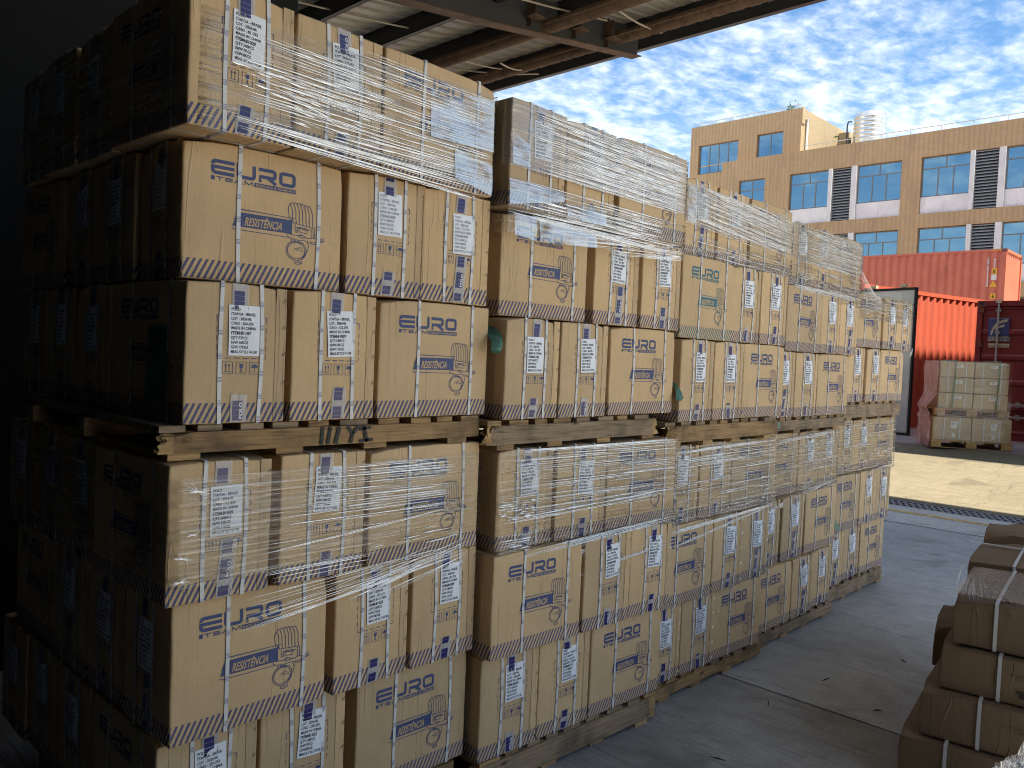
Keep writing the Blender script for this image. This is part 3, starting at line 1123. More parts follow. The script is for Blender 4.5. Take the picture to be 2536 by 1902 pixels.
# ---- straps: flat bands right round the carton
def strap_loop(axis, at, bow):
    """axis 'X': runs over the ±X faces at y=at; axis 'Y': over the ±Y faces at x=at."""
    w = 0.0062
    f1, f2 = ('+X', '-X') if axis == 'X' else ('-Y', '+Y')
    ring = []
    nb = 9
    o = 0.0035
    for k in range(nb):
        b = CH * k / (nb - 1)
        q = at + bow * math.sin(math.pi * k / (nb - 1))
        ring.append((f1, q, min(max(b, -0.002), CH + 0.002)))
    top = []
    v, f = [], []

    def P(face, q, b, s):
        a = q + s * w if face in ('+X', '-Y') else -(q + s * w)
        if axis == 'X':
            a = (q + s * w) if face == '+X' else -(q + s * w)
        return surf(face, a, b, o)
    for face, q, b in ring:
        v.append(P(face, q, b, -1))
        v.append(P(face, q, b, 1))
    zt = CH + 0.003
    D = (CL if axis == 'X' else CW) / 2
    sgn = 1 if axis == 'X' else -1
    for t in (0.985, 0.9, -0.9, -0.985):
        for s in (-1, 1):
            q = at + s * w
            v.append((sgn * D * t, q, zt) if axis == 'X' else (q, sgn * D * t, zt))
    for face, q, b in reversed(ring):
        face = f2
        v.append(P(face, q, b, -1))
        v.append(P(face, q, b, 1))
    for t in (-0.985, 0.985):
        for s in (-1, 1):
            q = at + s * w
            v.append((sgn * D * t, q, -0.0015) if axis == 'X' else (q, sgn * D * t, -0.0015))
    n = len(v) // 2
    for i in range(n):
        j = (i + 1) % n
        q = (2 * i, 2 * i + 1, 2 * j + 1, 2 * j)
        f.append(q if axis == 'X' else q)
    me = bpy.data.meshes.new('strap')
    me.from_pydata(v, [], f)
    me.materials.append(M['strap'])
    me.update()
    return me


STRAPS = {'Y': [[strap_loop('Y', a, b) for b in (-0.004, 0.0, 0.005)] for a in (-0.093, 0.172)],
          'X': [[strap_loop('X', a, b) for b in (-0.005, 0.0, 0.005)] for a in (-0.055, 0.070)]}


def joint_mesh(face):
    pr = Print()
    pr.rect(0.1215, 0.1575, 0.006, 0.404, 0, 0, 2, 8)
    b = surf(face, 0.1215, 0.2, 0)
    me = print_mesh('glued_joint', pr, face, [M['card']], 0.0016)
    return me


JOINT, JOINT_B = joint_mesh('+X'), joint_mesh('-X')


def staple_mesh(v, face='+X'):
    mb = MB()
    if True:
        for k in (0, 1):
            a = 0.1475 + k * 0.006
            b = (1 - v) * CH
            p = [Vector(surf(face, a - 0.003, b - 0.006, 0.0012)), Vector(surf(face, a + 0.003, b + 0.006, 0.0022))]
            mb.tube(p, 0.0011, 5)
    return mb.mesh('staple', M['staple'])


STAPLE = [staple_mesh(v, '+X') for v in (0.105, 0.30, 0.50, 0.71, 0.925)]
STAPLE_B = [staple_mesh(v, '-X') for v in (0.105, 0.30, 0.50, 0.71, 0.925)]


# ---------------------------------------------------------------- ground and warehouse
def slab(name, x0, x1, y0, y1, z0, z1, mat, thick=0.25, nx=1, ny=1):
    mb = MB()
    mb.add([(x0, y0, z0), (x1, y0, z1), (x1, y1, z1), (x0, y1, z0), (x0, y0, z0 - thick), (x1, y0, z1 - thick), (x1, y1, z1 - thick), (x0, y1, z0 - thick)],
           [(0, 1, 2, 3), (4, 7, 6, 5), (0, 4, 5, 1), (1, 5, 6, 2), (2, 6, 7, 3), (3, 7, 4, 0)])
    return tag(build(name, mb, mat), kind='structure')


YN, YP = -60.0, 40.0
YF = -5.0
slab('yard', -16, 10.36, YN, YF - 0.003, 0, 0, M['yardbounce'])  # out-of-view strip that serves as a bounce surface
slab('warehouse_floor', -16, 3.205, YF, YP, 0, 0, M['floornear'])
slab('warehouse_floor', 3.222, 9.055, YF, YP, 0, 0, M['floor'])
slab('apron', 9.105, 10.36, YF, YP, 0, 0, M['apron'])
slab('floor_joint', 3.205, 3.222, YF, YP, -0.012, -0.012, M['groove'], 0.2)
slab('floor_joint', 9.055, 9.105, YF, YP, -0.010, -0.010, M['groove'], 0.2)
slab('floor_line', 9.84, 9.98, YF, YP, 0.004, 0.004, M['yellow'], 0.003)
RZ = 0.50
slab('yard_ramp', 10.84, 14.5, YN, YP, 0, RZ, M['yard'])
slab('yard', 14.5, 34.0, YN, YP, RZ, RZ, M['yardred'])
slab('ground', 34.0, 900, -900, 900, RZ, RZ, M['land'], 0.5)
slab('ground', -900, 34.0, -900, YN, 0, 0, M['land'], 0.5)
slab('ground', -900, 34.0, YP, 900, 0, 0, M['land'], 0.5)
slab('ground', -900, -16, YN, YP, 0, 0, M['land'], 0.5)

# drain channel with an iron grating
dr = tag(link('drain_grate', None, loc=(10.60, 0, 0)), 'grey iron drain grating set in the floor beside the yellow line', 'drain grating')
mb = MB()
mb.box(-0.24, 0.24, YN, YP, -0.25, -0.12)
build('drain_channel', mb, M['groove'], dr)
mb = MB()
for x in (-0.225, -0.075, 0.075, 0.225):
    mb.box(x - 0.014, x + 0.014, -8, 18, -0.040, 0.001)
build('grate_rail', mb, M['grate'], dr)
barmb = MB()
barmb.box(-0.21, 0.21, -0.022, 0.022, -0.038, -0.002, mat=Matrix.Rotation(R(24), 4, 'Z'))
bar_me = barmb.mesh('bar', M['grate'])
y = -1.3
for k in range(110):
    link('bar', bar_me, dr, (0, y, 0))
    y += 0.085

# warehouse shell
WX0, WX1, WY0, WY1 = -13.0, 10.9, -4.6, 30.0
RS, RZ0 = 0.133, 6.03


def roof_z(x):
    return RZ0 + RS * x


roof = tag(link('canopy_roof', None), 'corrugated metal canopy roof on dark steel purlins above the cartons', 'roof')
mb = MB()
pit, rw, rh = 0.30, 0.07, 0.045
ys = []
y = WY0
while y < WY1:
    ys += [(y, 0), (y + pit - rw - 0.05, 0), (y + pit - rw - 0.02, rh), (y + pit - 0.03, rh)]
    y += pit
vs, fs = [], []
for (yy, h) in ys:
    vs.append((WX0, yy, roof_z(WX0) + h))
    vs.append((WX1 + 0.12, yy, roof_z(WX1 + 0.12) + h))
for i in range(len(ys) - 1):
    fs.append((2 * i, 2 * i + 1, 2 * i + 3, 2 * i + 2))
mb.add(vs, fs)
build('roof_sheet', mb, M['roof'], roof)


def channel(mb, x, y0, y1, z, h, fl, t=0.012, mi=0, lip=True):
    """C channel along y: web at x, flanges toward +x, top at z."""
    mb.box(x, x + t, y0, y1, z - h, z, mi)
    mb.box(x, x + fl, y0, y1, z - h, z - h + t, mi)
    mb.box(x, x + fl, y0, y1, z - t, z, mi)
    if lip:
        mb.box(x + fl - t, x + fl, y0, y1, z - h, z - h + 0.03, mi)


for x in (-11, -9.4, -7.8, -6.2, -4.6, -3.0, -1.4, 0.2, 1.8, 3.4):
    mb = MB()
    channel(mb, x, WY0, WY1, roof_z(x) - 0.004, 0.20, 0.07)
    build('purlin', mb, M['steel'], roof)
for x in (5.40, 6.85, 8.20):
    mb = MB()
    channel(mb, x, WY0, WY1, roof_z(x) - 0.004, 0.27, 0.085)
    build('purlin', mb, M['steel'], roof)
for x, pr_ in ((7.93, 0.10), (9.66, 0.10)):
    mb = MB()
    z = roof_z(x) - (0.44 if x < 9 else 0.30)
    mb.tube([(x, WY0, z), (x, WY1, z)], pr_, 12)
    build('tie_tube', mb, M['rust'], roof, smooth=True)
mb = MB()
channel(mb, 9.92, WY0, WY1, roof_z(9.92) - 0.004, 0.27, 0.085)
build('purlin', mb, M['steel'], roof)
mb = MB()
ze = roof_z(WX1)
mb.box(WX1 - 0.02, WX1, WY0, WY1, ze - 0.22, ze + 0.10, 0)
mb.box(WX1 - 0.10, WX1 - 0.02, WY0, WY1, ze - 0.22, ze - 0.205, 0)
build('eave_beam', mb, M['steel'], roof)
mb = MB()
mb.box(WX1 + 0.002, WX1 + 0.14, WY0, WY1, ze - 0.055, ze - 0.03)
mb.box(WX1 + 0.126, WX1 + 0.14, WY0, WY1, ze - 0.03, ze + 0.07)
build('gutter_edge', mb, M['rust'], roof)


def rafter(yc):
    x0, x1 = -12.5, 10.25
    segs = ((x0, 6.8, 0.55, 0.55), (6.8, x1, 0.55, 0.47))
    mb = MB()
    for (xa, xb, da, db) in segs:
        ta, tb = roof_z(xa) - 0.03, roof_z(xb) - 0.03
        yy0, yy1 = yc - 0.006, yc + 0.006
        mb.add([(xa, yy0, ta), (xb, yy0, tb), (xb, yy0, tb - db), (xa, yy0, ta - da), (xa, yy1, ta), (xb, yy1, tb), (xb, yy1, tb - db), (xa, yy1, ta - da)],
               [(0, 1, 2, 3), (4, 7, 6, 5), (0, 4, 5, 1), (3, 2, 6, 7), (1, 5, 6, 2), (0, 3, 7, 4)])
    o = build('rafter', mb, M['steel'], roof)
    mb = MB()
    for (xa, xb, da, db) in segs:
        ta, tb = roof_z(xa) - 0.03 - da, roof_z(xb) - 0.03 - db
        mb.add([(xa, yc - 0.10, ta - 0.014), (xb, yc - 0.10, tb - 0.014), (xb, yc + 0.10, tb - 0.014), (xa, yc + 0.10, ta - 0.014),
                (xa, yc - 0.10, ta), (xb, yc - 0.10, tb), (xb, yc + 0.10, tb), (xa, yc + 0.10, ta)],
               [(0, 3, 2, 1), (4, 5, 6, 7), (0, 1, 5, 4), (1, 2, 6, 5), (2, 3, 7, 6), (3, 0, 4, 7)])
    build('flange', mb, M['rust'], o)
    for x in (7.55, 8.55, 9.35):
        zt = roof_z(x) - 0.05
        mb = MB()
        mb.box(x - 0.006, x + 0.006, yc - 0.095, yc - 0.008, zt - 0.44, zt)
        mb.box(x - 0.13, x + 0.10, yc - 0.27, yc - 0.10, zt - 0.36, zt - 0.346)
        mb.box(x - 0.11, x - 0.10, yc - 0.27, yc - 0.10, zt - 0.346, zt - 0.10)
        build('gusset', mb, M['rust'], o)


for yc in (-4.3, 0.8, 6.0, 11.2, 16.4, 21.6, 27):
    rafter(yc)
# sag rods and bracing
for (x0, y0, x1, y1, dz0, dz1) in ((1.5, 7.6, 7.6, 7.9, 0.16, 0.16), (4.0, 5.35, 8.9, 5.6, 0.42, 0.25), (8.2, 5.0, 10.0, 5.35, 0.30, 0.30), (8.6, 8.6, 10.2, 8.5, 0.22, 0.22),
                                   (5.6, 4.4, 9.9, 3.2, 0.25, 0.25), (9.2, 9.4, 10.2, 8.2, 0.12, 0.33), (8.6, 7.6, 9.9, 8.2, 0.5, 0.3)):
    mb = MB()
    p0, p1 = Vector((x0, y0, roof_z(x0) - dz0)), Vector((x1, y1, roof_z(x1) - dz1))
    mb.tube([p0.lerp(p1, k / 4) - Vector((0, 0, 0.05 * math.sin(math.pi * k / 4))) for k in range(5)], 0.013, 6)
    build('sag_rod', mb, M['rod'], roof)


def wallbox(name, a):
    mb = MB()
    mb.box(*a)
    return tag(build(name, mb, M['wallin']), kind='structure')


wallbox('bounce_block_ceiling', (-13.0, 0.60, WY0, 2.59, 5.30, 5.34))  # added under the purlins to stop roof bounce reaching the dark flank
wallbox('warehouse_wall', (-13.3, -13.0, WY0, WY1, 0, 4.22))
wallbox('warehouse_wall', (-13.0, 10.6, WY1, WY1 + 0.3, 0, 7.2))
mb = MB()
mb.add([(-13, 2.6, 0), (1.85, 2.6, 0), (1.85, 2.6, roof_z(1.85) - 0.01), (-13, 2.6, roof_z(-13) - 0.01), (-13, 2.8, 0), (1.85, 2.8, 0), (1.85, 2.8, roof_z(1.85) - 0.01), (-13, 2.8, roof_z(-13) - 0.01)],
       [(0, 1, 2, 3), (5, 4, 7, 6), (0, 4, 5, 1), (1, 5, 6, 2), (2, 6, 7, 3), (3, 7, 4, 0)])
tag(build('warehouse_wall', mb, M['wallin']), kind='structure')  # dark sheet added behind the front stack to stand in for unlit depth
wallbox('warehouse_wall', (-13.0, -0.2, WY0 - 0.3, WY0, 0, 6.05))  # unseen wall, length chosen to keep daylight off the front stack's flank


# ---------------------------------------------------------------- cartons
# layer: base z, y of the front, yaw, x of each carton's front edge
LAY = {
    '1U3': (2.3947, -0.034, 0.0219, (-0.0353, 0.304, 0.632)), '1U2': (1.9806, 0.026, -0.040, (0.006, 0.5455, 0.8545)),
    '1U1': (1.5587, 0.0, 0.0206, (0.0, 0.336, 0.681)), '1L3': (1.0418, -0.011, 0.0321, (-0.0447, 0.3112, 0.659)),
    '1L2': (0.6124, 0.028, 0.0242, (-0.0075, 0.549, 0.8949)), '1L1': (0.172, 0.070, -0.006, (-0.020, 0.325, 0.690)),
    '2U3': (2.3692, -0.073, -0.0083, (1.205, 1.552, 1.894)), '2U2': (1.9516, -0.021, -0.0118, (1.2396, 1.8339, 2.1824)),
    '2U1': (1.5398, -0.043, 0.0045, (1.245, 1.5784, 1.9436)), '2L3': (1.0071, -0.049, -0.0411, (1.261, 1.6052, 1.9392)),
    '2L2': (0.5779, -0.066, -0.0394, (1.2381, 1.7908, 2.118)), '2L1': (0.1443, -0.027, -0.0499, (1.2461, 1.5804, 1.912)),
    '3L3': (0.9524, 0.002, -0.0027, (2.485, 2.8414, 3.1871)), '3L2': (0.5176, 0.0, -0.005, (2.4563, 3.0028, 3.3365)),
    '3L1': (0.1000, 0.028, -0.0272, (2.4480, 2.7760, 3.1040)), '3U1': (1.4929, -0.037, 0.0182, (2.5208, 2.857, 3.187)),
    '3U2': (1.9213, -0.016, 0.007, (2.5218, 3.06, 3.3994)), '3U3': (2.3500, 0.045, 0.0, (2.6245, 2.9723, 3.3195)),
    '4L3': (0.9457, 0.119, 0.0221, (3.7579, 4.3025, 4.6393)), '4L2': (0.512, 0.094, 0.0168, (3.6753, 4.0388, 4.3835)),
    '4L1': (0.1086, 0.073, 0.010, (3.643, 4.178, 4.526)), '4U1': (1.4676, 0.069, 0.0071, (3.7408, 4.0748, 4.4111)),
    '4U2': (1.8972, 0.107, 0.0121, (3.9548, 4.4913, 4.825)), '4U3': (2.3300, 0.113, 0.003, (3.9826, 4.3125, 4.645)),
    '5U2': (1.9700, 0.118, 0.0, (5.1593, 5.695, 6.026)), '5U1': (1.5469, 0.135, 0.0152, (5.0906, 5.435, 5.7685)),
    '5L3': (0.9898, 0.185, 0.0042, (5.0943, 5.4555, 5.7905)), '5L2': (0.5572, 0.157, 0.0005, (4.9801, 5.5203, 5.8555)),
    '5L1': (0.1423, 0.183, 0.0057, (4.965, 5.3165, 5.6488)),
}
PAT = {k: 'SSL' for k in LAY}
for k in ('1U2', '2U2', '3U2', '4U2', '5U2', '1L2', '2L2', '3L2', '5L2', '4L3', '4L1'):
    PAT[k] = 'LSS'
ORDER = ['L1', 'L2', 'L3', 'U1', 'U2', 'U3']
KNOWN = {
    ('1U3', 0): ('81029', '40 -293', 100, 7, 8), ('1U3', 1): ('81039', '177-293', 100, 10, 11), ('1U2', 1): ('81039', '148-293', 100, 10, 11),
    ('1U2', 2): ('81039', '129-293', 100, 10, 11), ('1U1', 0): ('81107', '264-293', 73, 16, 17), ('1U1', 1): ('81039', '122-293', 100, 10, 11),
    ('1L3', 0): ('81039', '115-293', 100, 10, 11), ('1L3', 1): ('81039', '114-293', 100, 10, 11), ('1L2', 1): ('81022', '293-293', 100, 7, 8),
    ('1L2', 2): ('81039', '201-293', 100, 10, 11), ('1L1', 0): ('81052', '227-293', 100, 7, 8), ('1L1', 1): ('81052', '238-293', 100, 7, 8),
    ('2U1', 0): ('81106', '257-293', 100, 7, 8), ('2U1', 1): ('81124', '205-293', 100, 13, 14), ('2U2', 1): ('81039', '125-293', 100, 10, 11),
    ('2U2', 2): ('81039', '126-293', 100, 10, 11), ('2L3', 0): ('81039', '198-293', 100, 10, 11), ('2L3', 1): ('81142', '236-293', 100, 10, 11),
    ('2L2', 1): ('81039', '121-293', 100, 10, 11), ('2L2', 2): ('81150', '291-293', 100, 6, 7), ('2L1', 0): ('81039', '196-293', 100, 10, 11),
    ('2L1', 1): ('81114', '254-293', 100, 6, 7), ('3U1', 0): ('81039', '95 -293', 100, 10, 11), ('3U1', 1): ('81039', '100-293', 100, 10, 11),
    ('3U2', 1): ('81039', '77 -293', 100, 10, 11), ('3U2', 2): ('81039', '78 -293', 100, 10, 11), ('3L2', 1): ('81039', '140-293', 100, 10, 11),
    ('3L2', 2): ('81129', '255-293', 100, 10, 11), ('3L1', 0): ('81039', '194-293', 100, 10, 11), ('3L1', 1): ('81039', '142-293', 100, 10, 11),
}
STACKNAME = {1: 'front stack', 2: 'second stack', 3: 'third stack', 4: 'fourth stack', 5: 'end stack'}
ROWNAME = {'L1': 'bottom row', 'L2': 'second row up', 'L3': 'third row up', 'U1': 'row on the upper pallet', 'U2': 'fifth row up', 'U3': 'top row'}
POS3 = ('first', 'middle', 'last')
GENERIC = [('81039', '%d-293' % n, 100, 10, 11) for n in (63, 88, 107, 131, 152, 166)]
GENERIC = [('81039', g[1], 100, 10, 11) for g in GENERIC]
_gen_cache = {}
_nlab = [0]


def add_parts(root, faces, info, seed, teal=False, ink='black', top_tape=True):
    """faces: which local faces carry visible print ('+X', '-X', '-Y')."""
    rd = random.Random(seed)
    for fc in faces:
        if fc == '-Y':
            link('brand_print', LOGO_T if teal else LOGO, root)
            link('product_print', PICT_T if teal else PICT, root)
        else:
            link('handling_symbols', ICON if fc == '+X' else ICON_B, root)
            link('glued_joint', JOINT if fc == '+X' else JOINT_B, root)
            key = (info[1], fc, ink, seed % 3)
            if key not in _gen_cache:
                _gen_cache[key] = label_meshes(*info, face=fc, ink=ink, dx=rd.uniform(-0.010, 0.012), dz=rd.uniform(-0.022, 0.014), tilt=rd.uniform(-0.07, 0.06), wv=rd.uniform(0, 6))
            pm, tm = _gen_cache[key]
            lab = link('label', pm, root)
            link('label_text', tm, lab)
            for tp in ((True, False) if top_tape else (False,)):
                sm, im = rd.choice(TAPE[(fc, tp)])
                tpo = link('packing_tape', sm, root)
                link('tape_print', im, tpo)
            for sm in (STAPLE if fc == '+X' else STAPLE_B):
                link('staple', sm, root)
    if '-Y' in faces:
        for s in STRAPS['Y']:
            link('strap', rd.choice(s), root)
    if '+X' in faces or '-X' in faces:
        for s in STRAPS['X']:
            link('strap', rd.choice(s), root)


GROUP_FRONT = 'printed cartons stacked on pallets in a row'
cartons = {}
seed = 0
for st in range(1, 6):
    for li, row in enumerate(ORDER):
        key = '%d%s' % (st, row)
        if key not in LAY:
            continue
        z, y0, yaw, xs = LAY[key]
        if row in ('L1', 'L2', 'U1', 'U2'):
            nxt = '%d%s' % (st, ORDER[li + 1])
            h = LAY[nxt][0] - z - 0.004 if nxt in LAY else CH
        else:
            h = 0.412
        h = min(h, 0.445)
        for i, (c, x) in enumerate(zip(PAT[key], xs)):
            seed += 1
            rd = random.Random(seed * 11)
            w = CL if c == 'L' else CW
            d = CW if c == 'L' else CL
            jy = rd.uniform(-0.007, 0.010)
            jr = rd.uniform(-0.012, 0.012)
            ym = y0 + (x + w / 2 - xs[0] - 0.6) * math.sin(yaw) + jy
            a = yaw + jr + (0 if c == 'L' else -math.pi / 2)
            cx_ = x + w / 2 - math.sin(yaw) * d / 2
            cy__ = ym + math.cos(yaw) * d / 2
            teal = key == '3U2' and i == 0
            o = link('carton', BODY_TEAL if teal else rd.choice(BODY), None, (cx_, cy__, z), (rd.uniform(-0.004, 0.004), rd.uniform(-0.004, 0.004), a), (1, 1, h / CH))
            faces = ['-Y'] if c == 'L' else ['+X']
            if st == 1 and i == 0:
                faces.append('-X' if c == 'L' else '-Y')
            info = KNOWN.get((key, i)) or GENERIC[seed % 6]
            ink = 'faded' if key == '1U2' else 'black'
            add_parts(o, faces, info, seed, teal, ink)
            where = '%s of %s' % (ROWNAME[row], STACKNAME[st])
            if c == 'L':
                what = 'teal-printed carton' if teal else 'logo-side carton'
                lab = '%s, %s in %s' % (what, POS3[i], where)
            elif (key, i) in KNOWN and st < 3:
                lab = 'carton labelled %s, %s in %s' % (info[1].replace(' ', ''), POS3[i], where)
            else:
                lab = 'carton with white label, %s in %s' % (POS3[i], where)
            tag(o, lab, 'carton', GROUP_FRONT)
            cartons[(key, i)] = o

# the dark left flank of the front stack: three more cartons deep in every row
for row in ORDER:
    key = '1' + row
    z, y0, yaw, xs = LAY[key]
    li = ORDER.index(row)
    h = LAY['1' + ORDER[li + 1]][0] - z - 0.004 if row in ('L1', 'L2', 'U1', 'U2') else 0.412
    h = min(h, 0.445)
    first = PAT[key][0]
    yy = y0 + 0.6 * -math.sin(yaw) + (CW if first == 'L' else CL) + 0.012
    seq = 'SSL' if first == 'L' else 'SSS'
    for j, c in enumerate(seq):
        seed += 1
        rd = random.Random(seed * 13)
        dpt = CL if c == 'L' else CW
        wid = CW if c == 'L' else CL
        a = -math.pi / 2 if c == 'L' else math.pi
        xo = xs[0] + rd.uniform(-0.012, 0.012)
        o = link('carton', rd.choice(BODY), None, (xo + wid / 2, yy + dpt / 2, z), (0, 0, a + rd.uniform(-0.012, 0.012)), (1, 1, h / CH))
        add_parts(o, ['-Y'] if c == 'L' else ['+X'], GENERIC[(seed * 5) % 6], seed)
        tag(o, 'dark flank of front stack, %s, %s %s from corner' % (ROWNAME[row].split(',')[0], ('first', 'second', 'third')[j], 'logo carton' if c == 'L' else 'labelled carton'), 'carton', 'cartons on the shadowed flank of the front stack')
        yy += dpt + rd.uniform(0.006, 0.016)


# document sleeves hanging on carton sides
def sleeve(name_label, key, i, face, pts_bow, folded=False):
    o = cartons[(key, i)]
    mb = MB()
    n = 8
    vs = []
    for j in range(n + 1):
        for k in range(5):
            a = -0.075 + 0.15 * k / 4
            b = 0.28 - 0.22 * j / n
            out = 0.004 + pts_bow * (j / n) ** 2 * (0.4 + 0.6 * k / 4)
            # local -Y face of a label-front carton looks to world -x
            vs.append((0.175 - 0.075 + a if True else a, -CW / 2 - out, b))
    fs = [(j * 5 + k, j * 5 + k + 1, (j + 1) * 5 + k + 1, (j + 1) * 5 + k) for j in range(n) for k in range(4)]
    mb.add(vs, fs)
    s = build('document_sleeve', mb, M['sleeve'], o, smooth=True)
    mb = MB()
    for j in range(7):
        b = 0.262 - j * 0.012
        out = 0.0062 + pts_bow * ((0.28 - b) / 0.22) ** 2
        mb.add([(0.045, -CW / 2 - out, b), (0.135 - (j % 3) * 0.02, -CW / 2 - out, b), (0.135 - (j % 3) * 0.02, -CW / 2 - out, b - 0.004), (0.045, -CW / 2 - out, b - 0.004)], [(0, 1, 2, 3)])
    build('sleeve_print', mb, M['black'], s)


sleeve('', '1U1', 0, '-Y', 0.015)
sleeve('', '2L1', 0, '-Y', 0.012)


def hang_sleeve(key, i, left, right, curl):
    """A paper sleeve glued to a carton side; left/right edges listed from its top to its curled tip."""
    o = cartons[(key, i)]
    inv = Matrix.LocRotScale(o.location, o.rotation_euler, o.scale).inverted()
    n, m = 12, 5
    mb = MB()

    def along(pts, t):
        q = t * (len(pts) - 1)
        k = min(int(q), len(pts) - 2)
        return Vector(pts[k]).lerp(Vector(pts[k + 1]), q - k)
    for j in range(n + 1):
        t = j / n
        for k in range(m + 1):
            p = along(left, t).lerp(along(right, t), k / m)
            p.y -= curl * math.sin(k / m * math.pi) * (0.3 + t)
            mb.v.append(tuple(inv @ p))
    for j in range(n):
        for k in range(m):
            mb.f.append((j * (m + 1) + k, j * (m + 1) + k + 1, (j + 1) * (m + 1) + k + 1, (j + 1) * (m + 1) + k))
            mb.mi.append(0)
    build('document_sleeve', mb, M['sleeve'], o, smooth=True)


hang_sleeve('2U1', 0, [(1.236, 0.14, 1.930), (1.215, 0.04, 1.885), (1.175, -0.045, 1.845), (1.150, -0.070, 1.815), (1.172, -0.055, 1.800)],
            [(1.240, 0.00, 1.900), (1.238, -0.035, 1.870), (1.222, -0.060, 1.840), (1.208, -0.070, 1.815), (1.195, -0.058, 1.802)], 0.018)
hang_sleeve('3U1', 0, [(2.515, 0.05, 1.700), (2.495, -0.03, 1.670), (2.470, -0.055, 1.635), (2.455, -0.06, 1.605)],
            [(2.518, -0.01, 1.690), (2.520, -0.050, 1.650), (2.528, -0.062, 1.615), (2.500, -0.060, 1.598)], 0.012)
hang_sleeve('5L2', 0, [(4.965, 0.20, 0.76), (4.968, 0.14, 0.69), (4.985, 0.125, 0.59)], [(4.972, 0.15, 0.75), (5.020, 0.130, 0.66), (5.105, 0.128, 0.592)], 0.004)


# ---------------------------------------------------------------- pallets under the stacks
def splinter_beam(L, W, H, seed, chew=(0.0, 0.0)):
    """A rough sawn beam along x from 0 to L, its ends broken by `chew`."""
    rd = random.Random(seed)
    nx, ny, nz = 22, 3, 5
    xs = [L * i / nx for i in range(nx + 1)]
    xs = [0, 0.012, 0.028, 0.05] + xs[1:-1] + [L - 0.05, L - 0.028, L - 0.012, L]
    xs = sorted(set(round(x, 4) for x in xs))
    nx = len(xs) - 1
    idx, vs, fs = {}, [], []

    def vid(i, j, k):
        q = (i, j, k)
        if q not in idx:
            idx[q] = len(vs)
            x, y_, z_ = xs[i], W * j / ny, H * k / nz
            for e, end in ((chew[0], 0), (chew[1], 1)):
                dd = x if end == 0 else L - x
                if e > 0 and dd < 0.10:
                    amt = e * (0.35 + 0.65 * abs(mnoise.noise(Vector((seed + end * 9, j * 1.7, k * 1.3)))) * 1.8) * (1 - dd / 0.10)
                    if k >= 3 and rd.random() < 0.8:
                        amt *= 1.7
                    x = x + amt if end == 0 else x - amt
                    if j == 0:
                        y_ += amt * 0.5
            z_ += mnoise.noise(Vector((x * 5, j, seed))) * 0.003 * (1 if k in (0, nz) else 0)
            y_ += mnoise.noise(Vector((x * 4, k * 0.5, seed + 5))) * 0.003
            vs.append((x, y_, z_))
        return idx[q]
    for i in range(nx):
        for j in range(ny):
            fs.append((vid(i, j, 0), vid(i, j + 1, 0), vid(i + 1, j + 1, 0), vid(i + 1, j, 0)))
            fs.append((vid(i, j, nz), vid(i + 1, j, nz), vid(i + 1, j + 1, nz), vid(i, j + 1, nz)))
        for k in range(nz):
            fs.append((vid(i, 0, k), vid(i + 1, 0, k), vid(i + 1, 0, k + 1), vid(i, 0, k + 1)))
            fs.append((vid(i, ny, k), vid(i, ny, k + 1), vid(i + 1, ny, k + 1), vid(i + 1, ny, k)))
    for j in range(ny):
        for k in range(nz):
            fs.append((vid(0, j, k), vid(0, j, k + 1), vid(0, j + 1, k + 1), vid(0, j + 1, k)))
            fs.append((vid(nx, j, k), vid(nx, j + 1, k), vid(nx, j + 1, k + 1), vid(nx, j, k + 1)))
    return vs, fs


def pallet(x, y, z, h, mat, label, seed, chew=(0, 0), yaw=0.0, L=1.17, D=1.12, group='wooden pallets under the carton stacks'):
    o = tag(link('pallet', None, None, (x, y, z), (0, 0, yaw)), label, 'pallet', group)
    rd = random.Random(seed)
    tb = min(0.020, h * 0.3)
    sh = h - 2 * tb - 0.002
    sw = 0.045
    for k, yy in enumerate((0.0, D / 2 - sw / 2, D - sw)):
        mb = MB()
        v, f = splinter_beam(L, sw, sh, seed + k, chew if k == 0 else (0, 0))
        mb.add(v, f, 0)
        me = mb.mesh('stringer', [mat, M['woodpale']])
        if k == 0 and (chew[0] or chew[1]):
            for p in me.polygons:
                c = p.center
                if (chew[0] and c.x < 0.055) or (chew[1] and c.x > L - 0.055):
                    p.material_index = 1
        link('stringer', me, o, (0, yy, tb + 0.001))
    xx = 0.02
    k = 0
    while xx < L - 0.09:
        w = rd.choice((0.075, 0.09, 0.11))
        mb = MB()
        mb.box(0, w, 0.004 + rd.uniform(-0.004, 0.012), D - 0.004, h - tb, h - 0.001)
        build('deck_board', mb, M['woodgrey'] if rd.random() < 0.5 else M['wood'], o, (xx, 0, 0))
        xx += w + rd.uniform(0.035, 0.055)
    for xx in (0.06, 0.38, 0.70, L - 0.16):
        mb = MB()
        mb.box(0, 0.095, 0.002 + rd.uniform(0, 0.01), D - 0.002, 0, tb)
        build('bottom_board', mb, M['woodpale'] if rd.random() < 0.3 else M['wood'], o, (xx + rd.uniform(-0.02, 0.02), 0, 0))
    return o


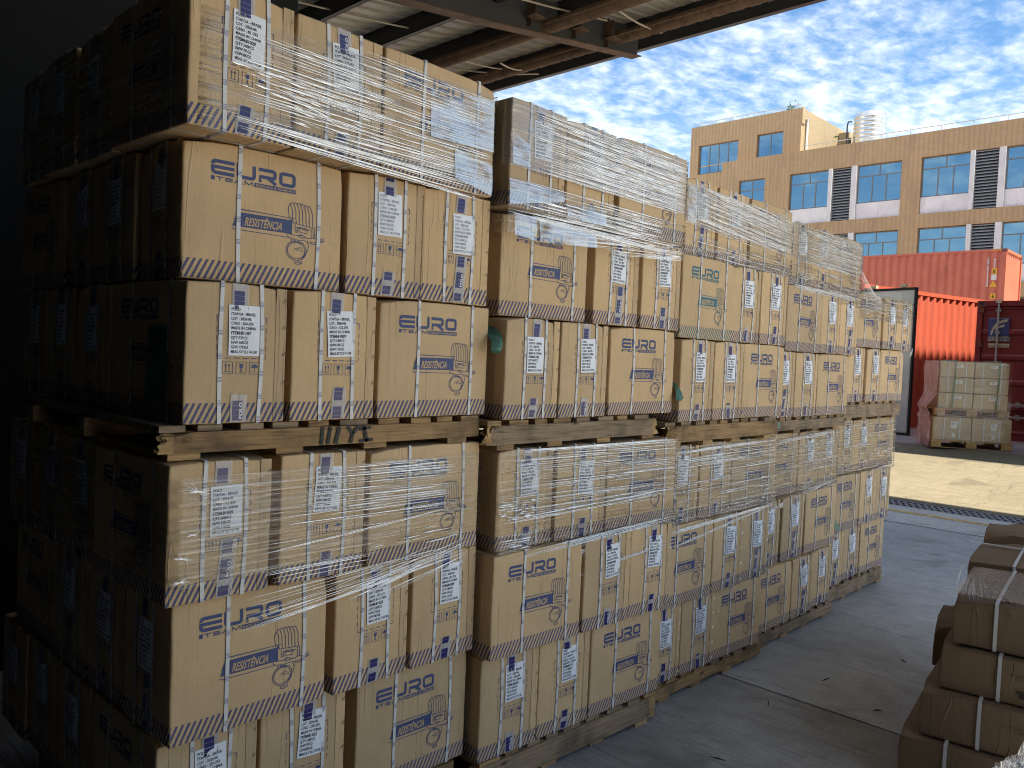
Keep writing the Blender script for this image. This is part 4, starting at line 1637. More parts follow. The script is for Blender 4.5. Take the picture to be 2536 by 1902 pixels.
PALLET_U = [(1, -0.085, -0.005, 1.4555, 0.1015, M['wood'], (0.05, 0.0), 'brown upper pallet with black marks and a split end under front stack', 1.25),
            (2, 1.145, -0.055, 1.4210, 0.1170, M['woodgrey'], (0.05, 0.03), 'weathered grey upper pallet with chewed corner under second stack', 1.20),
            (3, 2.400, -0.045, 1.3670, 0.1240, M['wood'], (0.07, 0.0), 'light brown upper pallet with splintered end under third stack', 1.22),
            (4, 3.725, 0.075, 1.3600, 0.1060, M['woodgrey'], (0.0, 0.0), 'upper pallet with a turquoise paint dab under fourth stack', 1.20),
            (5, 5.070, 0.140, 1.4040, 0.1410, M['woodgrey'], (0.0, 0.0), 'grey upper pallet under the end stack by the white door', 1.20)]
up = {}
for st, x, y, z, h, mat, chew, lab, L in PALLET_U:
    up[st] = pallet(x, y, z, h, mat, lab, 20 + st, chew, 0, L)
PALLET_L = [(1, 0.0, 0.09, 0.170, M['wood'], 'pallet below the bottom row of the front stack', 1.19),
            (2, 1.235, 0.005, 0.1425, M['woodgrey'], 'weathered grey pallet on the floor under second stack', 1.20),
            (3, 2.520, 0.040, 0.098, M['wood'], 'brown pallet on the floor under third stack', 1.14),
            (4, 3.700, 0.075, 0.106, M['woodgrey'], 'pale grey pallet on the floor under fourth stack', 1.18),
            (5, 4.960, 0.175, 0.140, M['woodgrey'], 'pallet with rounded end on the floor under the end stack', 1.24)]
for st, x, y, h, mat, lab, L in PALLET_L:
    pallet(x, y, 0.0, h, mat, lab, 40 + st, (0, 0.02 if st in (2, 5) else 0), {2: -0.05, 3: -0.027}.get(st, 0.0), L)

# stencilled strokes on the front beam of the first upper pallet
mk = Print()
for k, (x, w) in enumerate(((0.545, 0.012), (0.57, 0.012), (0.60, 0.014))):
    mk.stroke([(x + k * 0.004, 0.085), (x - 0.004, 0.028)], w)
mk.stroke([(0.640, 0.088), (0.662, 0.058), (0.655, 0.028)], 0.012)
mk.stroke([(0.690, 0.088), (0.662, 0.058)], 0.012)
mk.stroke([(0.705, 0.086), (0.72, 0.03)], 0.014)
mk.stroke([(0.69, 0.072), (0.735, 0.078)], 0.009)
mk.stroke([(0.69, 0.032), (0.745, 0.036)], 0.010)
me = bpy.data.meshes.new('painted_marks')
me.from_pydata([(a, -0.0042, b - 0.004) for a, b in mk.a], [], mk.f)
me.materials.append(simple('black_stencil', (0.05, 0.05, 0.045), 0.8, var=0.4, nscale=50))
link('painted_marks', me, up[1])
mb = MB()
mb.add([(0.12 + 0.05 * math.cos(k * 0.63) * (0.7 + 0.3 * math.sin(k * 2.2)), -0.0042, 0.058 + 0.026 * math.sin(k * 0.63)) for k in range(10)], [tuple(range(10))])
build('paint_dab', mb, simple('turquoise_paint', (0.10, 0.38, 0.38), 0.7, var=0.3, nscale=30), up[4])


# ---------------------------------------------------------------- stretch film
class Film:
    """Film wound round one row: a clear sheet plus the white creases in it."""

    def __init__(self, key, label, side=0.55, right=0.30, out=0.011):
        z, y0, yaw, xs = LAY[key]
        n = len(xs)
        xe = xs[-1] + (CL if PAT[key][-1] == 'L' else CW)
        ya = y0 + (-0.6) * math.sin(yaw)
        yb = y0 + (xe - xs[0] - 0.6) * math.sin(yaw)
        self.W = xe - xs[0]
        self.pts = [Vector((xs[0] - out, ya + side)), Vector((xs[0] - out, ya - out)), Vector((xe + out, yb - out)), Vector((xe + out, yb + right))]
        self.len = [(self.pts[i + 1] - self.pts[i]).length for i in range(3)]
        self.z0, self.z1 = z, z + CH
        self.side = self.len[0]
        self.root = tag(link('stretch_film', None), label, 'stretch film', 'clear films wound round carton rows')
        self.rd = random.Random(hash(key) % 1000 if False else sum(ord(c) * (i + 3) for i, c in enumerate(key)))
        self.cr = MB()
        self.crv = []

    def at(self, s, off=0.0):
        """s = metres along the front from its left corner (negative: on the flank)."""
        q = s + self.side
        for i in range(3):
            if q <= self.len[i] or i == 2:
                d = (self.pts[i + 1] - self.pts[i]).normalized()
                nrm = Vector((d.y, -d.x))
                if i == 0:
                    nrm = Vector((-1, 0))
                p = self.pts[i] + d * q + nrm * off
                return p
            q -= self.len[i]

    def zz(self, v):
        return self.z1 - v * (self.z1 - self.z0)

    def sheet(self, name, s0, s1, top, bot, mat, nx=40, nz=12, wav=0.002, parent=None, lift=0.0, rag=0.0, off=0.0):
        """top / bot: functions of t (0..1 along s) giving v."""
        vs, fs, uv = [], [], []
        sd = self.rd.uniform(0, 50)
        for j in range(nz + 1):
            for i in range(nx + 1):
                t = i / nx
                s = s0 + (s1 - s0) * t
                vt, vb = top(t), bot(t)
                if rag:
                    vt += rag * mnoise.noise(Vector((s * 9, sd, 0)))
                    vb += rag * mnoise.noise(Vector((s * 9, sd, 5)))
                if rag and i in (0, nx):
                    s += rag * 0.25 * mnoise.noise(Vector((j * 0.9, sd, 3)))
                v = vt + (vb - vt) * j / nz
                o = off + wav * mnoise.noise(Vector((s * 5, v * 9, sd))) + lift * (j / nz)
                p = self.at(s, o)
                vs.append((p.x, p.y, self.zz(v)))
                uv.append((s, self.zz(v)))
        fs = [(j * (nx + 1) + i, (j + 1) * (nx + 1) + i, (j + 1) * (nx + 1) + i + 1, j * (nx + 1) + i + 1) for j in range(nz) for i in range(nx)]
        me = bpy.data.meshes.new(name)
        me.from_pydata(vs, [], fs)
        me.materials.append(mat)
        ul = me.uv_layers.new(name='UVMap')
        li = np.zeros(len(me.loops), dtype=np.int32)
        me.loops.foreach_get('vertex_index', li)
        ul.data.foreach_set('uv', np.array(uv, dtype=np.float32)[li].ravel())
        me.polygons.foreach_set('use_smooth', [True] * len(fs))
        me.update()
        return link(name, me, parent or self.root)

    def strand(self, s0, v0, s1, v1, w, sag=0.0, off=0.004):
        L = abs(s1 - s0)
        n = max(3, int(L / 0.06))
        b = len(self.cr.v)
        rd = self.rd
        ph = rd.uniform(0, 6)
        for i in range(n + 1):
            t = i / n
            s = s0 + (s1 - s0) * t
            v = v0 + (v1 - v0) * t + sag * math.sin(math.pi * t) + 0.0007 * math.sin(ph + t * L * 14)
            ww = w * (0.12 + 0.88 * min(1, math.sin(math.pi * t) * 2.0)) * (0.8 + 0.2 * math.sin(ph * 2 + t * 17))
            z = self.zz(v)
            pa, pb = self.at(s, off), self.at(s, off + ww * 0.55)
            self.cr.v.append((pa.x, pa.y, z + ww))
            self.cr.v.append((pb.x, pb.y, z))
            self.cr.v.append((pa.x, pa.y, z - ww))
            self.crv.append((s, v))
            self.crv.append((s, v))
            self.crv.append((s, v))
        for i in range(n):
            q = b + i * 3
            self.cr.f += [(q, q + 1, q + 4, q + 3), (q + 1, q + 2, q + 5, q + 4)]
            self.cr.mi += [0, 0]

    def field(self, s0, s1, v0, v1, n, lmin, lmax, wmin, wmax, slope=0.0, dens=None):
        rd = self.rd
        n_ = int(n * 0.85)
        rows = max(6, int((v1 - v0) * 0.41 / 0.0085))
        for _ in range(n_):
            L = rd.uniform(lmin, lmax)
            s = rd.uniform(s0, max(s0 + 0.001, s1 - L * 0.5))
            e = min(s + L, s1)
            v = v0 + (v1 - v0) * (rd.randrange(rows) + 0.5 + rd.uniform(-0.22, 0.22)) / rows
            if dens and rd.random() > dens((s + e) / 2, v):
                continue
            w = rd.uniform(wmin, wmax) * rd.choice((0.5, 0.8, 1.1, 1.3, 2.0))
            sl = slope + rd.uniform(-0.006, 0.006)
            self.strand(s, v, e, v + sl * (e - s) / 0.41, w)

    def rope(self, s0, v0, s1, v1, n, sp0, sp1, w, sag=0.0):
        rd = self.rd
        for _ in range(n):
            k = rd.uniform(-1, 1)
            a, b = rd.uniform(0, 0.12), rd.uniform(0.85, 1.0)
            S = lambda t: s0 + (s1 - s0) * t
            V = lambda t: v0 + (v1 - v0) * t + k * (sp0 + (sp1 - sp0) * t)
            self.strand(S(a), V(a), S(b), V(b), w * rd.uniform(0.5, 1.4), sag + rd.uniform(-0.01, 0.01), 0.006 + rd.uniform(0, 0.004))

    def done(self):
        if self.cr.v:
            me = self.cr.mesh('crease', M['crease'], True)
            ul = me.uv_layers.new(name='UVMap')
            li = np.zeros(len(me.loops), dtype=np.int32)
            me.loops.foreach_get('vertex_index', li)
            ul.data.foreach_set('uv', np.array(self.crv, dtype=np.float32)[li].ravel())
            tag(link('crease', me, self.root), kind='stuff')


C_ = lambda a: (lambda t: a)
LIN = lambda a, b: (lambda t: a + (b - a) * t)

# front stack, top row
f = Film('1U3', 'clear film with many white creases round top row of front stack', side=1.45)
f.sheet('film_sheet', -1.4, 0.12, LIN(0.05, 0.20), C_(1.02), M['film'], 20)
f.sheet('film_sheet', 0.12, f.W + 0.25, LIN(0.20, 0.04), LIN(0.93, 0.96), M['film'], 60, 14, 0.003)
f.field(0.13, 0.72, 0.25, 0.93, 150, 0.08, 0.50, 0.0006, 0.0014, 0.02)
f.field(0.50, 1.18, 0.10, 0.95, 190, 0.10, 0.60, 0.0006, 0.0015, 0.01)
f.field(0.13, 0.55, 0.50, 0.66, 60, 0.02, 0.09, 0.0010, 0.0026, 0.08)
f.field(0.30, 0.62, 0.62, 0.82, 50, 0.02, 0.08, 0.0010, 0.0024, 0.10)
f.rope(0.13, 0.92, 1.18, 1.00, 16, 0.05, 0.07, 0.0022)
f.field(-1.3, 0.0, 0.1, 0.9, 90, 0.04, 0.30, 0.0007, 0.0015, 0.05)
f.sheet('film_flap', 0.88, 1.195, LIN(0.22, 0.12), LIN(0.62, 0.60), M['flap'], 20, 10, 0.004, None, 0.007, 0.0, 0.002)
f.sheet('film_flap', 1.00, 1.195, LIN(0.66, 0.72), LIN(0.92, 1.0), M['flap'], 14, 8, 0.004, None, 0.007, 0.0, 0.004)
f.done()

# second stack, top row
f = Film('2U3', 'clear film with mirror-bright flaps round top row of second stack', side=0.5)
f.sheet('film_sheet', -0.45, f.W + 0.2, C_(0.02), LIN(0.62, 0.66), M['filmflat'], 60, 14, 0.003)
f.sheet('film_sheet', -0.45, f.W + 0.2, LIN(0.74, 0.78), LIN(1.30, 1.10), M['film'], 60, 10, 0.003)
f.field(0.10, f.W, 0.04, 0.62, 330, 0.14, 0.80, 0.0007, 0.0017, 0.02)
f.field(0.06, f.W * 0.85, 0.78, 1.02, 85, 0.08, 0.50, 0.0008, 0.0020, 0.02)
f.rope(0.0, 1.06, f.W, 1.12, 20, 0.03, 0.10, 0.0020)
f.field(0.15, f.W, 1.05, 1.28, 70, 0.08, 0.45, 0.0008, 0.0020, -0.06)
f.rope(0.02, 0.62, f.W, 0.665, 3, 0.005, 0.005, 0.0018)
f.rope(0.02, 0.75, f.W, 0.79, 2, 0.005, 0.005, 0.0014)
f.sheet('film_flap', 0.012, 0.105, LIN(0.33, 0.40), C_(0.62), M['flap'], 12, 8, 0.004, None, 0.007, 0.0, 0.004)
f.sheet('film_flap', 0.004, 0.32, C_(0.76), LIN(1.0, 0.86), M['flap'], 16, 8, 0.004, None, 0.007, 0.0, 0.004)
f.sheet('film_flap', 0.02, 0.145, C_(1.08), LIN(1.28, 1.30), M['flap'], 12, 8, 0.004, None, 0.007, 0.0, 0.022)
f.sheet('film_flap', 0.34, 0.60, LIN(0.86, 0.84), LIN(1.02, 1.0), M['flap'], 16, 8, 0.004, None, 0.007, 0.0, 0.004)
f.sheet('film_flap', 0.16, 0.52, LIN(1.10, 1.12), LIN(1.30, 1.26), M['flap'], 16, 8, 0.004, None, 0.007, 0.0, 0.022)
f.done()

# third stack, top row
f = Film('3U3', 'creased clear film sloping down across top row of third stack', side=0.4)
f.sheet('film_sheet', -0.35, f.W + 0.2, LIN(0.05, 0.20), LIN(0.58, 0.66), M['filmflat'], 60, 14, 0.003)
f.sheet('film_sheet', -0.35, f.W + 0.2, LIN(0.72, 0.74), LIN(1.22, 1.04), M['film'], 60, 10, 0.003)
f.field(0.02, f.W, 0.08, 0.60, 270, 0.14, 0.80, 0.0008, 0.0018, 0.06)
f.rope(0.02, 0.08, f.W, 0.26, 6, 0.02, 0.02, 0.0022)
f.field(0.02, f.W, 0.78, 1.05, 55, 0.08, 0.50, 0.0008, 0.0020, 0.03)
f.rope(0.0, 1.05, f.W, 1.06, 20, 0.035, 0.03, 0.0024)
f.sheet('film_flap', 0.01, 0.09, C_(0.12), C_(0.58), M['flap'], 10, 10, 0.004, None, 0.007, 0.0, 0.004)
f.done()

# fourth stack, top row
f = Film('4U3', 'tight creased clear film round top row of fourth stack', side=0.4)
f.sheet('film_sheet', -0.35, f.W + 0.3, C_(0.02), LIN(0.56, 0.62), M['filmflat'], 60, 14, 0.003)
f.sheet('film_sheet', -0.35, f.W + 0.3, C_(0.66), LIN(1.2, 1.18), M['film'], 60, 10, 0.003)
f.field(0.05, f.W, 0.08, 0.62, 230, 0.14, 0.80, 0.0009, 0.0020, 0.02)
f.field(0.02, f.W, 0.70, 1.02, 80, 0.05, 0.25, 0.0010, 0.0022, 0.02)
f.rope(0.0, 1.03, f.W, 1.05, 16, 0.03, 0.03, 0.0026)
f.rope(0.3, 0.06, f.W, 0.08, 5, 0.02, 0.015, 0.0028)
f.done()

# end stack, upper row
f = Film('5U2', 'loose clear film gathered at one corner over top of end stack', side=0.5)
f.sheet('film_sheet', -0.2, f.W + 0.25, LIN(-0.05, 0.02), LIN(0.50, 0.44), M['film'], 50, 10, 0.003)
f.field(0.0, f.W, 0.02, 0.40, 60, 0.10, 0.50, 0.0010, 0.0022, 0.03)
for k in range(26):
    f.strand(-0.02 + 0.01 * k / 3, -0.42 + k * 0.034, 0.30 + 0.012 * k, 0.0 + k * 0.006, 0.0022)
f.rope(0.02, 0.50, f.W * 0.5, 0.44, 3, 0.01, 0.01, 0.0016)
for k in range(16):
    a_ = f.rd.uniform(0, 6.28)
    l_ = f.rd.uniform(0.02, 0.07)
    f.strand(f.W - 0.01, 1.06, f.W - 0.01 + l_ * math.cos(a_), 1.06 + l_ * math.sin(a_) / 0.41, 0.004, 0, 0.012)
f.done()

# lower load, third rows and the bundles dipping on to the second rows
f = Film('1L3', 'clear film with white creases round third row of front stack', side=1.4)
f.sheet('film_sheet', -1.3, f.W + 0.2, C_(0.10), LIN(0.88, 0.86), M['film'], 60, 12, 0.003)
f.field(0.52, f.W - 0.14, 0.08, 0.56, 75, 0.25, 0.56, 0.0006, 0.0012, 0.01)
f.field(0.30, 0.80, 0.12, 0.66, 26, 0.05, 0.45, 0.0007, 0.0016, 0.01)
f.rope(0.28, 0.72, f.W - 0.05, 0.56, 2, 0.02, 0.01, 0.0015)
f.field(0.66, f.W - 0.1, 0.72, 0.88, 22, 0.05, 0.14, 0.0009, 0.0018, -0.03)
f.rope(0.22, 1.16, f.W - 0.02, 0.97, 16, 0.13, 0.05, 0.0012)
f.field(0.40, f.W - 0.05, 1.05, 1.25, 30, 0.08, 0.5, 0.0008, 0.0016, -0.18)
f.rope(0.30, 0.90, 0.75, 0.90, 6, 0.05, 0.05, 0.0013)
f.field(-1.1, -0.1, 0.2, 0.9, 45, 0.05, 0.3, 0.0007, 0.0013, 0.02)
for cx0, cz0, r_, n_ in ((0.09, 0.20, 0.05, 9), (0.075, 0.50, 0.02, 5), (0.05, 0.66, 0.035, 8), (0.04, 0.82, 0.03, 6)):
    for k in range(n_):
        a = f.rd.uniform(-0.5, 0.9)
        l = r_ * f.rd.uniform(0.3, 1.0)
        f.strand(cx0 - l * math.cos(a), cz0 - l * math.sin(a) / 0.41, cx0 + l * math.cos(a), cz0 + l * math.sin(a) / 0.41, 0.0012)
f.done()

f = Film('2L3', 'clear film with long bright creases round third row of second stack', side=0.5)
f.sheet('film_sheet', -0.4, f.W + 0.2, C_(0.01), LIN(0.72, 0.68), M['film'], 60, 12, 0.003)
f.sheet('film_sheet', -0.4, f.W + 0.2, C_(0.74), C_(1.10), M['film'], 40, 8, 0.003)
f.field(0.02, f.W, 0.02, 0.70, 120, 0.15, 0.85, 0.0007, 0.0014, 0.0)
f.field(0.00, 0.22, 0.50, 0.70, 90, 0.015, 0.05, 0.0012, 0.0026, 0.0)
f.rope(0.0, 0.02, f.W, 0.01, 5, 0.012, 0.01, 0.0022)
f.rope(0.0, 0.70, f.W, 0.62, 5, 0.02, 0.02, 0.0020)
f.field(0.02, 0.20, 0.86, 1.02, 26, 0.03, 0.10, 0.0012, 0.0024, 0.0)
f.rope(0.0, 1.08, f.W, 0.96, 18, 0.03, 0.035, 0.0016)
f.field(0.02, 0.55, 1.06, 1.22, 26, 0.2, 0.5, 0.0014, 0.0028, -0.02)
f.rope(0.0, 1.52, 0.60, 1.38, 4, 0.02, 0.012, 0.0028)
f.rope(0.60, 1.38, f.W, 1.25, 5, 0.01, 0.03, 0.0020)
f.done()

f = Film('3L3', 'clear film with evenly spaced creases round third row of third stack', side=0.3)
f.sheet('film_sheet', -0.2, f.W + 0.2, C_(0.02), C_(1.02), M['film'], 60, 14, 0.003)
f.field(0.02, f.W, 0.04, 0.62, 85, 0.14, 0.75, 0.0008, 0.0016, -0.01)
f.rope(0.02, 0.10, f.W, 0.04, 5, 0.02, 0.015, 0.0026)
f.field(0.05, f.W, 0.66, 0.95, 22, 0.10, 0.4, 0.0010, 0.0020, 0.0)
f.field(1.02, f.W, 0.55, 0.95, 30, 0.03, 0.07, 0.0012, 0.0022, 0.0)
f.rope(0.0, 1.10, f.W, 1.0, 12, 0.03, 0.02, 0.0020)
f.rope(0.0, 1.30, f.W, 0.98, 3, 0.01, 0.01, 0.0020)
f.done()

f = Film('4L3', 'clear film with a thick twisted crease round third row of fourth stack', side=0.3)
f.sheet('film_sheet', -0.1, f.W + 0.2, C_(0.02), C_(1.02), M['film'], 60, 14, 0.003)
f.field(0.02, f.W, 0.05, 0.66, 85, 0.14, 0.75, 0.0008, 0.0018, -0.01)
f.rope(0.02, 0.14, f.W, 0.02, 7, 0.03, 0.02, 0.0028)
f.rope(0.0, 1.20, f.W, 0.92, 20, 0.02, 0.10, 0.0022)
f.rope(0.30, 1.24, f.W, 1.02, 10, 0.02, 0.06, 0.0020)
f.done()

f = Film('5L3', 'dull crinkled clear film round third row of end stack', side=0.3)
f.sheet('film_sheet', -0.1, f.W + 0.3, C_(0.02), C_(1.06), M['film'], 60, 14, 0.004)
f.field(0.02, f.W, 0.05, 0.72, 100, 0.06, 0.5, 0.0008, 0.0015, -0.01)
f.field(0.30, f.W, 0.72, 1.0, 40, 0.04, 0.2, 0.0010, 0.0020, -0.01)
f.rope(0.0, 1.12, f.W, 1.02, 24, 0.03, 0.05, 0.0026)
f.done()

# ---------------------------------------------------------------- cartons piled by the camera
PYAW = R(7)


def pile_box(x, y, z, dx, dy, h, label, seed, yaw=0.0, prints=None, straps=(0.3,), dent=2.0, top_strap=True):
    """Front-left bottom corner at (x, y, z); runs dx away along +x and dy along -y."""
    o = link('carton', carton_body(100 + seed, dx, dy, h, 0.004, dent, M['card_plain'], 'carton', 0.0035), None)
    a = PYAW + yaw
    c, s = math.cos(a), math.sin(a)
    o.location = (x + c * dx / 2 + s * dy / 2, y + s * dx / 2 - c * dy / 2, z)
    o.rotation_euler = (0, 0, a)
    tag(o, label, 'carton', 'plain cartons piled on the floor by the camera')
    for t in straps:
        mb = MB()
        yy = dy / 2 - t * dy
        w = 0.007
        e = 0.010
        path = [(-dx / 2 - e, 0.0), (-dx / 2 - e - 0.004, h / 2), (-dx / 2 - e + 0.002, h + 0.002), (-dx / 2 + 0.02, h + e * 0.6), (0, h + e), (dx / 2 - 0.02, h + e * 0.6), (dx / 2 + e, h)]
        for i in range(len(path) - 1):
            (xa, za), (xb, zb) = path[i], path[i + 1]
            mb.add([(xa, yy - w, za), (xa, yy + w, za), (xb, yy + w, zb), (xb, yy - w, zb)], [(0, 1, 2, 3)])
        build('strap', mb, M['strapwhite'], o)
    mb = MB()
    zz = h + 0.0035
    mb.box(-dx * 0.47, dx * 0.47, -0.002, 0.002, zz - 0.004, zz)
    build('flap_seam', mb, M['groove'], o)
    mb = MB()
    n = 16
    for i in range(n + 1):
        q = -dx * 0.49 + dx * 0.98 * i / n
        zq = zz + 0.0015 + 0.002 * abs(mnoise.noise(Vector((q * 14, seed, 0))))
        mb.v += [(q, -0.028, zq), (q, 0.028, zq)]
    mb.f += [(2 * i, 2 * i + 2, 2 * i + 3, 2 * i + 1) for i in range(n)]
    mb.mi += [0] * n
    build('packing_tape', mb, M['tape'], o)
    if prints:
        pr = Print()
        for (s_, u, v, size, bold) in prints:
            pr.text(s_, u, v, size, None, bold, 0, 0, 0, R(180))
        me = bpy.data.meshes.new('carton_print')
        # face -x: local right of the viewer is -y
        me.from_pydata([(-dx / 2 - 0.0095, dy / 2 - a_, b_) for a_, b_ in pr.a], [], pr.f)
        me.materials.append(M['ink_dark'])
        link('carton_print', me, o)
    return o


SMALL = [('Torneira com misturador 3/4', 0.41, 0.128, 0.0125, 0.0), ('nossa rosca macho tipo', 0.40, 0.112, 0.0125, 0.0), ('poa.', 0.385, 0.062, 0.060, 0.03)]
pile_box(2.69, -1.120, 0.046, 0.78, 0.95, 0.188, 'bottom carton of the near pile, crushed and bulging at its corner', 1, 0.02, None, (0.19,), 3.0)
pile_box(2.742, -1.180, 0.238, 0.74, 0.90, 0.200, 'brown carton second from the floor in the near pile', 2, 0.0, [('Torneira com misturador 3/4', 0.45, 0.135, 0.012, 0.0), ('rosca macho', 0.43, 0.119, 0.012, 0.0)], (0.25,), 2.0)
pile_box(2.800, -1.232, 0.443, 0.72, 0.86, 0.185, 'brown carton third from the floor in the near pile, dark print upside down', 3, 0.0, SMALL, (0.26, 0.62), 2.0)
pile_box(2.843, -1.262, 0.636, 0.74, 0.85, 0.200, 'top carton of the near pile with clear film stretched over its corner', 4, 0.0, SMALL, (0.19,), 1.6)
pile_box(3.590, -1.118, 0.640, 0.66, 0.85, 0.212, 'carton behind the topmost one of the near pile, crossed white straps on top', 5, 0.0, None, (0.24,), 1.6)
pile_box(4.42, -0.985, 0.640, 0.50, 0.8, 0.225, 'farthest carton of the near pile, only its dented top edge showing', 6, 0.02, None, (), 2.5)
pile_box(3.30, -1.062, 0.36, 0.5, 0.3, 0.215, 'carton tucked behind the third layer of the near pile, open flap raised', 7, 0.05, None, (), 3.0)
pile_box(3.50, -1.10, 0.046, 0.8, 0.9, 0.30, 'lower carton at the back of the near pile', 8, 0.0, None, (), 2.0)
pile_box(3.64, -1.16, 0.35, 0.8, 0.85, 0.28, 'upper carton at the back of the near pile, under the strapped one', 9, 0.0, None, (), 2.0)
pb = pallet(2.84, -2.10, 0.0, 0.0455, M['woodgrey'], 'low dark pallet under the near pile of plain cartons', 71, (0, 0), PYAW, 1.5, 0.90, None)

# white band across the top of the pile and its cling film
mb = MB()
c, s = math.cos(PYAW), math.sin(PYAW)
P0 = Vector((4.02, -1.02, 0.866))
for i in range(6):
    a, b = P0 + Vector((s, -c, 0)) * (0.15 * i), P0 + Vector((s, -c, 0)) * (0.15 * (i + 1))
    w = Vector((c, s, 0)) * 0.010
    mb.add([a - w, a + w, b + w, b - w], [(0, 1, 2, 3)])
tag(build('cross_strap', mb, M['strapwhite']), 'white strap laid across the carton behind the topmost one of the near pile', 'strap')

fan = MB()
corner = Vector((2.838, -1.262, 0.842))
rd = random.Random(5)
for k in range(34):
    t = k / 33
    a = Vector((2.850, -1.258, 0.838)) + Vector((s, -c, 0)) * (0.32 * t ** 1.5) + Vector((-0.008, 0, rd.uniform(-0.01, 0.004)))
    b = Vector((3.60, -1.112, 0.862)) * (1 - t) + Vector((3.05, -1.32, 0.848)) * t
    b = b + Vector((rd.uniform(-0.05, 0.05), rd.uniform(-0.02, 0.02), rd.uniform(-0.003, 0.006)))
    b = a.lerp(b, rd.uniform(0.35, 0.9))
    w = rd.uniform(0.0012, 0.0032)
    m_ = a.lerp(b, 0.5)
    fan.add([a, m_ + Vector((0, w, w)), b, m_ - Vector((0, w, w))], [(0, 1, 2, 3)])
ff = tag(link('stretch_film', None), 'clear film pulled tight over the corner of the near pile', 'stretch film')
me = fan.mesh('crease', M['crease'])
me.uv_layers.new(name='UVMap')
tag(link('crease', me, ff), kind='stuff')
mb = MB()
g = 10
for j in range(g + 1):
    for i in range(g + 1):
        u_, v_ = i / g, j / g
        p = Vector((2.842, -1.259, 0.838)) + Vector((s, -c, 0)) * (0.85 * u_) + Vector((c, s, 0)) * (0.60 * v_) + Vector((0, 0, 0.016 + 0.004 * mnoise.noise(Vector((u_ * 6, v_ * 6, 2)))))
        mb.v.append(tuple(p))
for j in range(g):
    for i in range(g):
        mb.f.append((j * (g + 1) + i, (j + 1) * (g + 1) + i, (j + 1) * (g + 1) + i + 1, j * (g + 1) + i + 1))
        mb.mi.append(0)
me = mb.mesh('film_sheet', M['film'], True)
ul = me.uv_layers.new(name='UVMap')
link('film_sheet', me, ff)

# crumpled bag of film scrap at the frame corner
bm = bmesh.new()
bmesh.ops.create_icosphere(bm, subdivisions=5, radius=1.0)
for v in bm.verts:
    p = v.co.copy()
    r1 = abs(mnoise.noise(p * 1.7 + Vector((3, 1, 2))))
    r2 = abs(mnoise.noise(p * 4.2 + Vector((1, 5, 2))))
    r3 = abs(mnoise.noise(p * 9.5 + Vector((7, 5, 2))))
    v.co = p * (0.78 + 0.55 * r1 - 0.30 * r2 - 0.13 * r3)
    v.co.z *= 0.85
me = bpy.data.meshes.new('plastic_bag')
bm.to_mesh(me)
bm.free()
me.materials.append(M['bag'])
me.uv_layers.new(name='UVMap')
ul = me.uv_layers[0]
li = np.zeros(len(me.loops), dtype=np.int32)
me.loops.foreach_get('vertex_index', li)
cc = np.array([v.co[:2] for v in me.vertices], dtype=np.float32)
ul.data.foreach_set('uv', (cc[li] * 0.3).ravel())
tag(link('plastic_bag', me, None, (2.30, -1.70, 0.27), (0.3, 0.2, 0.9), (0.18, 0.22, 0.30)), 'crumpled bundle of clear plastic film on the floor before the near pile', 'plastic film')

# splinters and scraps on the floor
SPL = ('beside the floor joint', 'farther out past the floor joint', 'on the smooth floor between joint and near pile', 'closest to the front pallets', 'alone on the smooth grey floor', 'close to the near pile')
for k, (x, y, l, a) in enumerate(((3.05, -0.35, 0.09, 0.4), (3.62, -0.42, 0.10, -0.2), (4.30, -0.62, 0.07, 0.9), (2.30, -0.48, 0.085, 1.8), (5.6, -0.55, 0.05, 0.3), (3.42, -0.78, 0.06, 2.4))):
    mb = MB()
    mb.add([(-l / 2, 0, 0), (-0.01, -0.0035, 0), (l / 2, 0.002, 0), (0.012, 0.004, 0), (0, 0, 0.006)], [(0, 1, 4), (1, 2, 4), (2, 3, 4), (3, 0, 4), (3, 2, 1, 0)])
    sp = build('wood_splinter', mb, M['groove'], None, (x, y, 0.001), (0, 0, a))
    tag(sp, 'dark wood splinter ' + SPL[k], 'splinter', 'wood splinters on the floor')

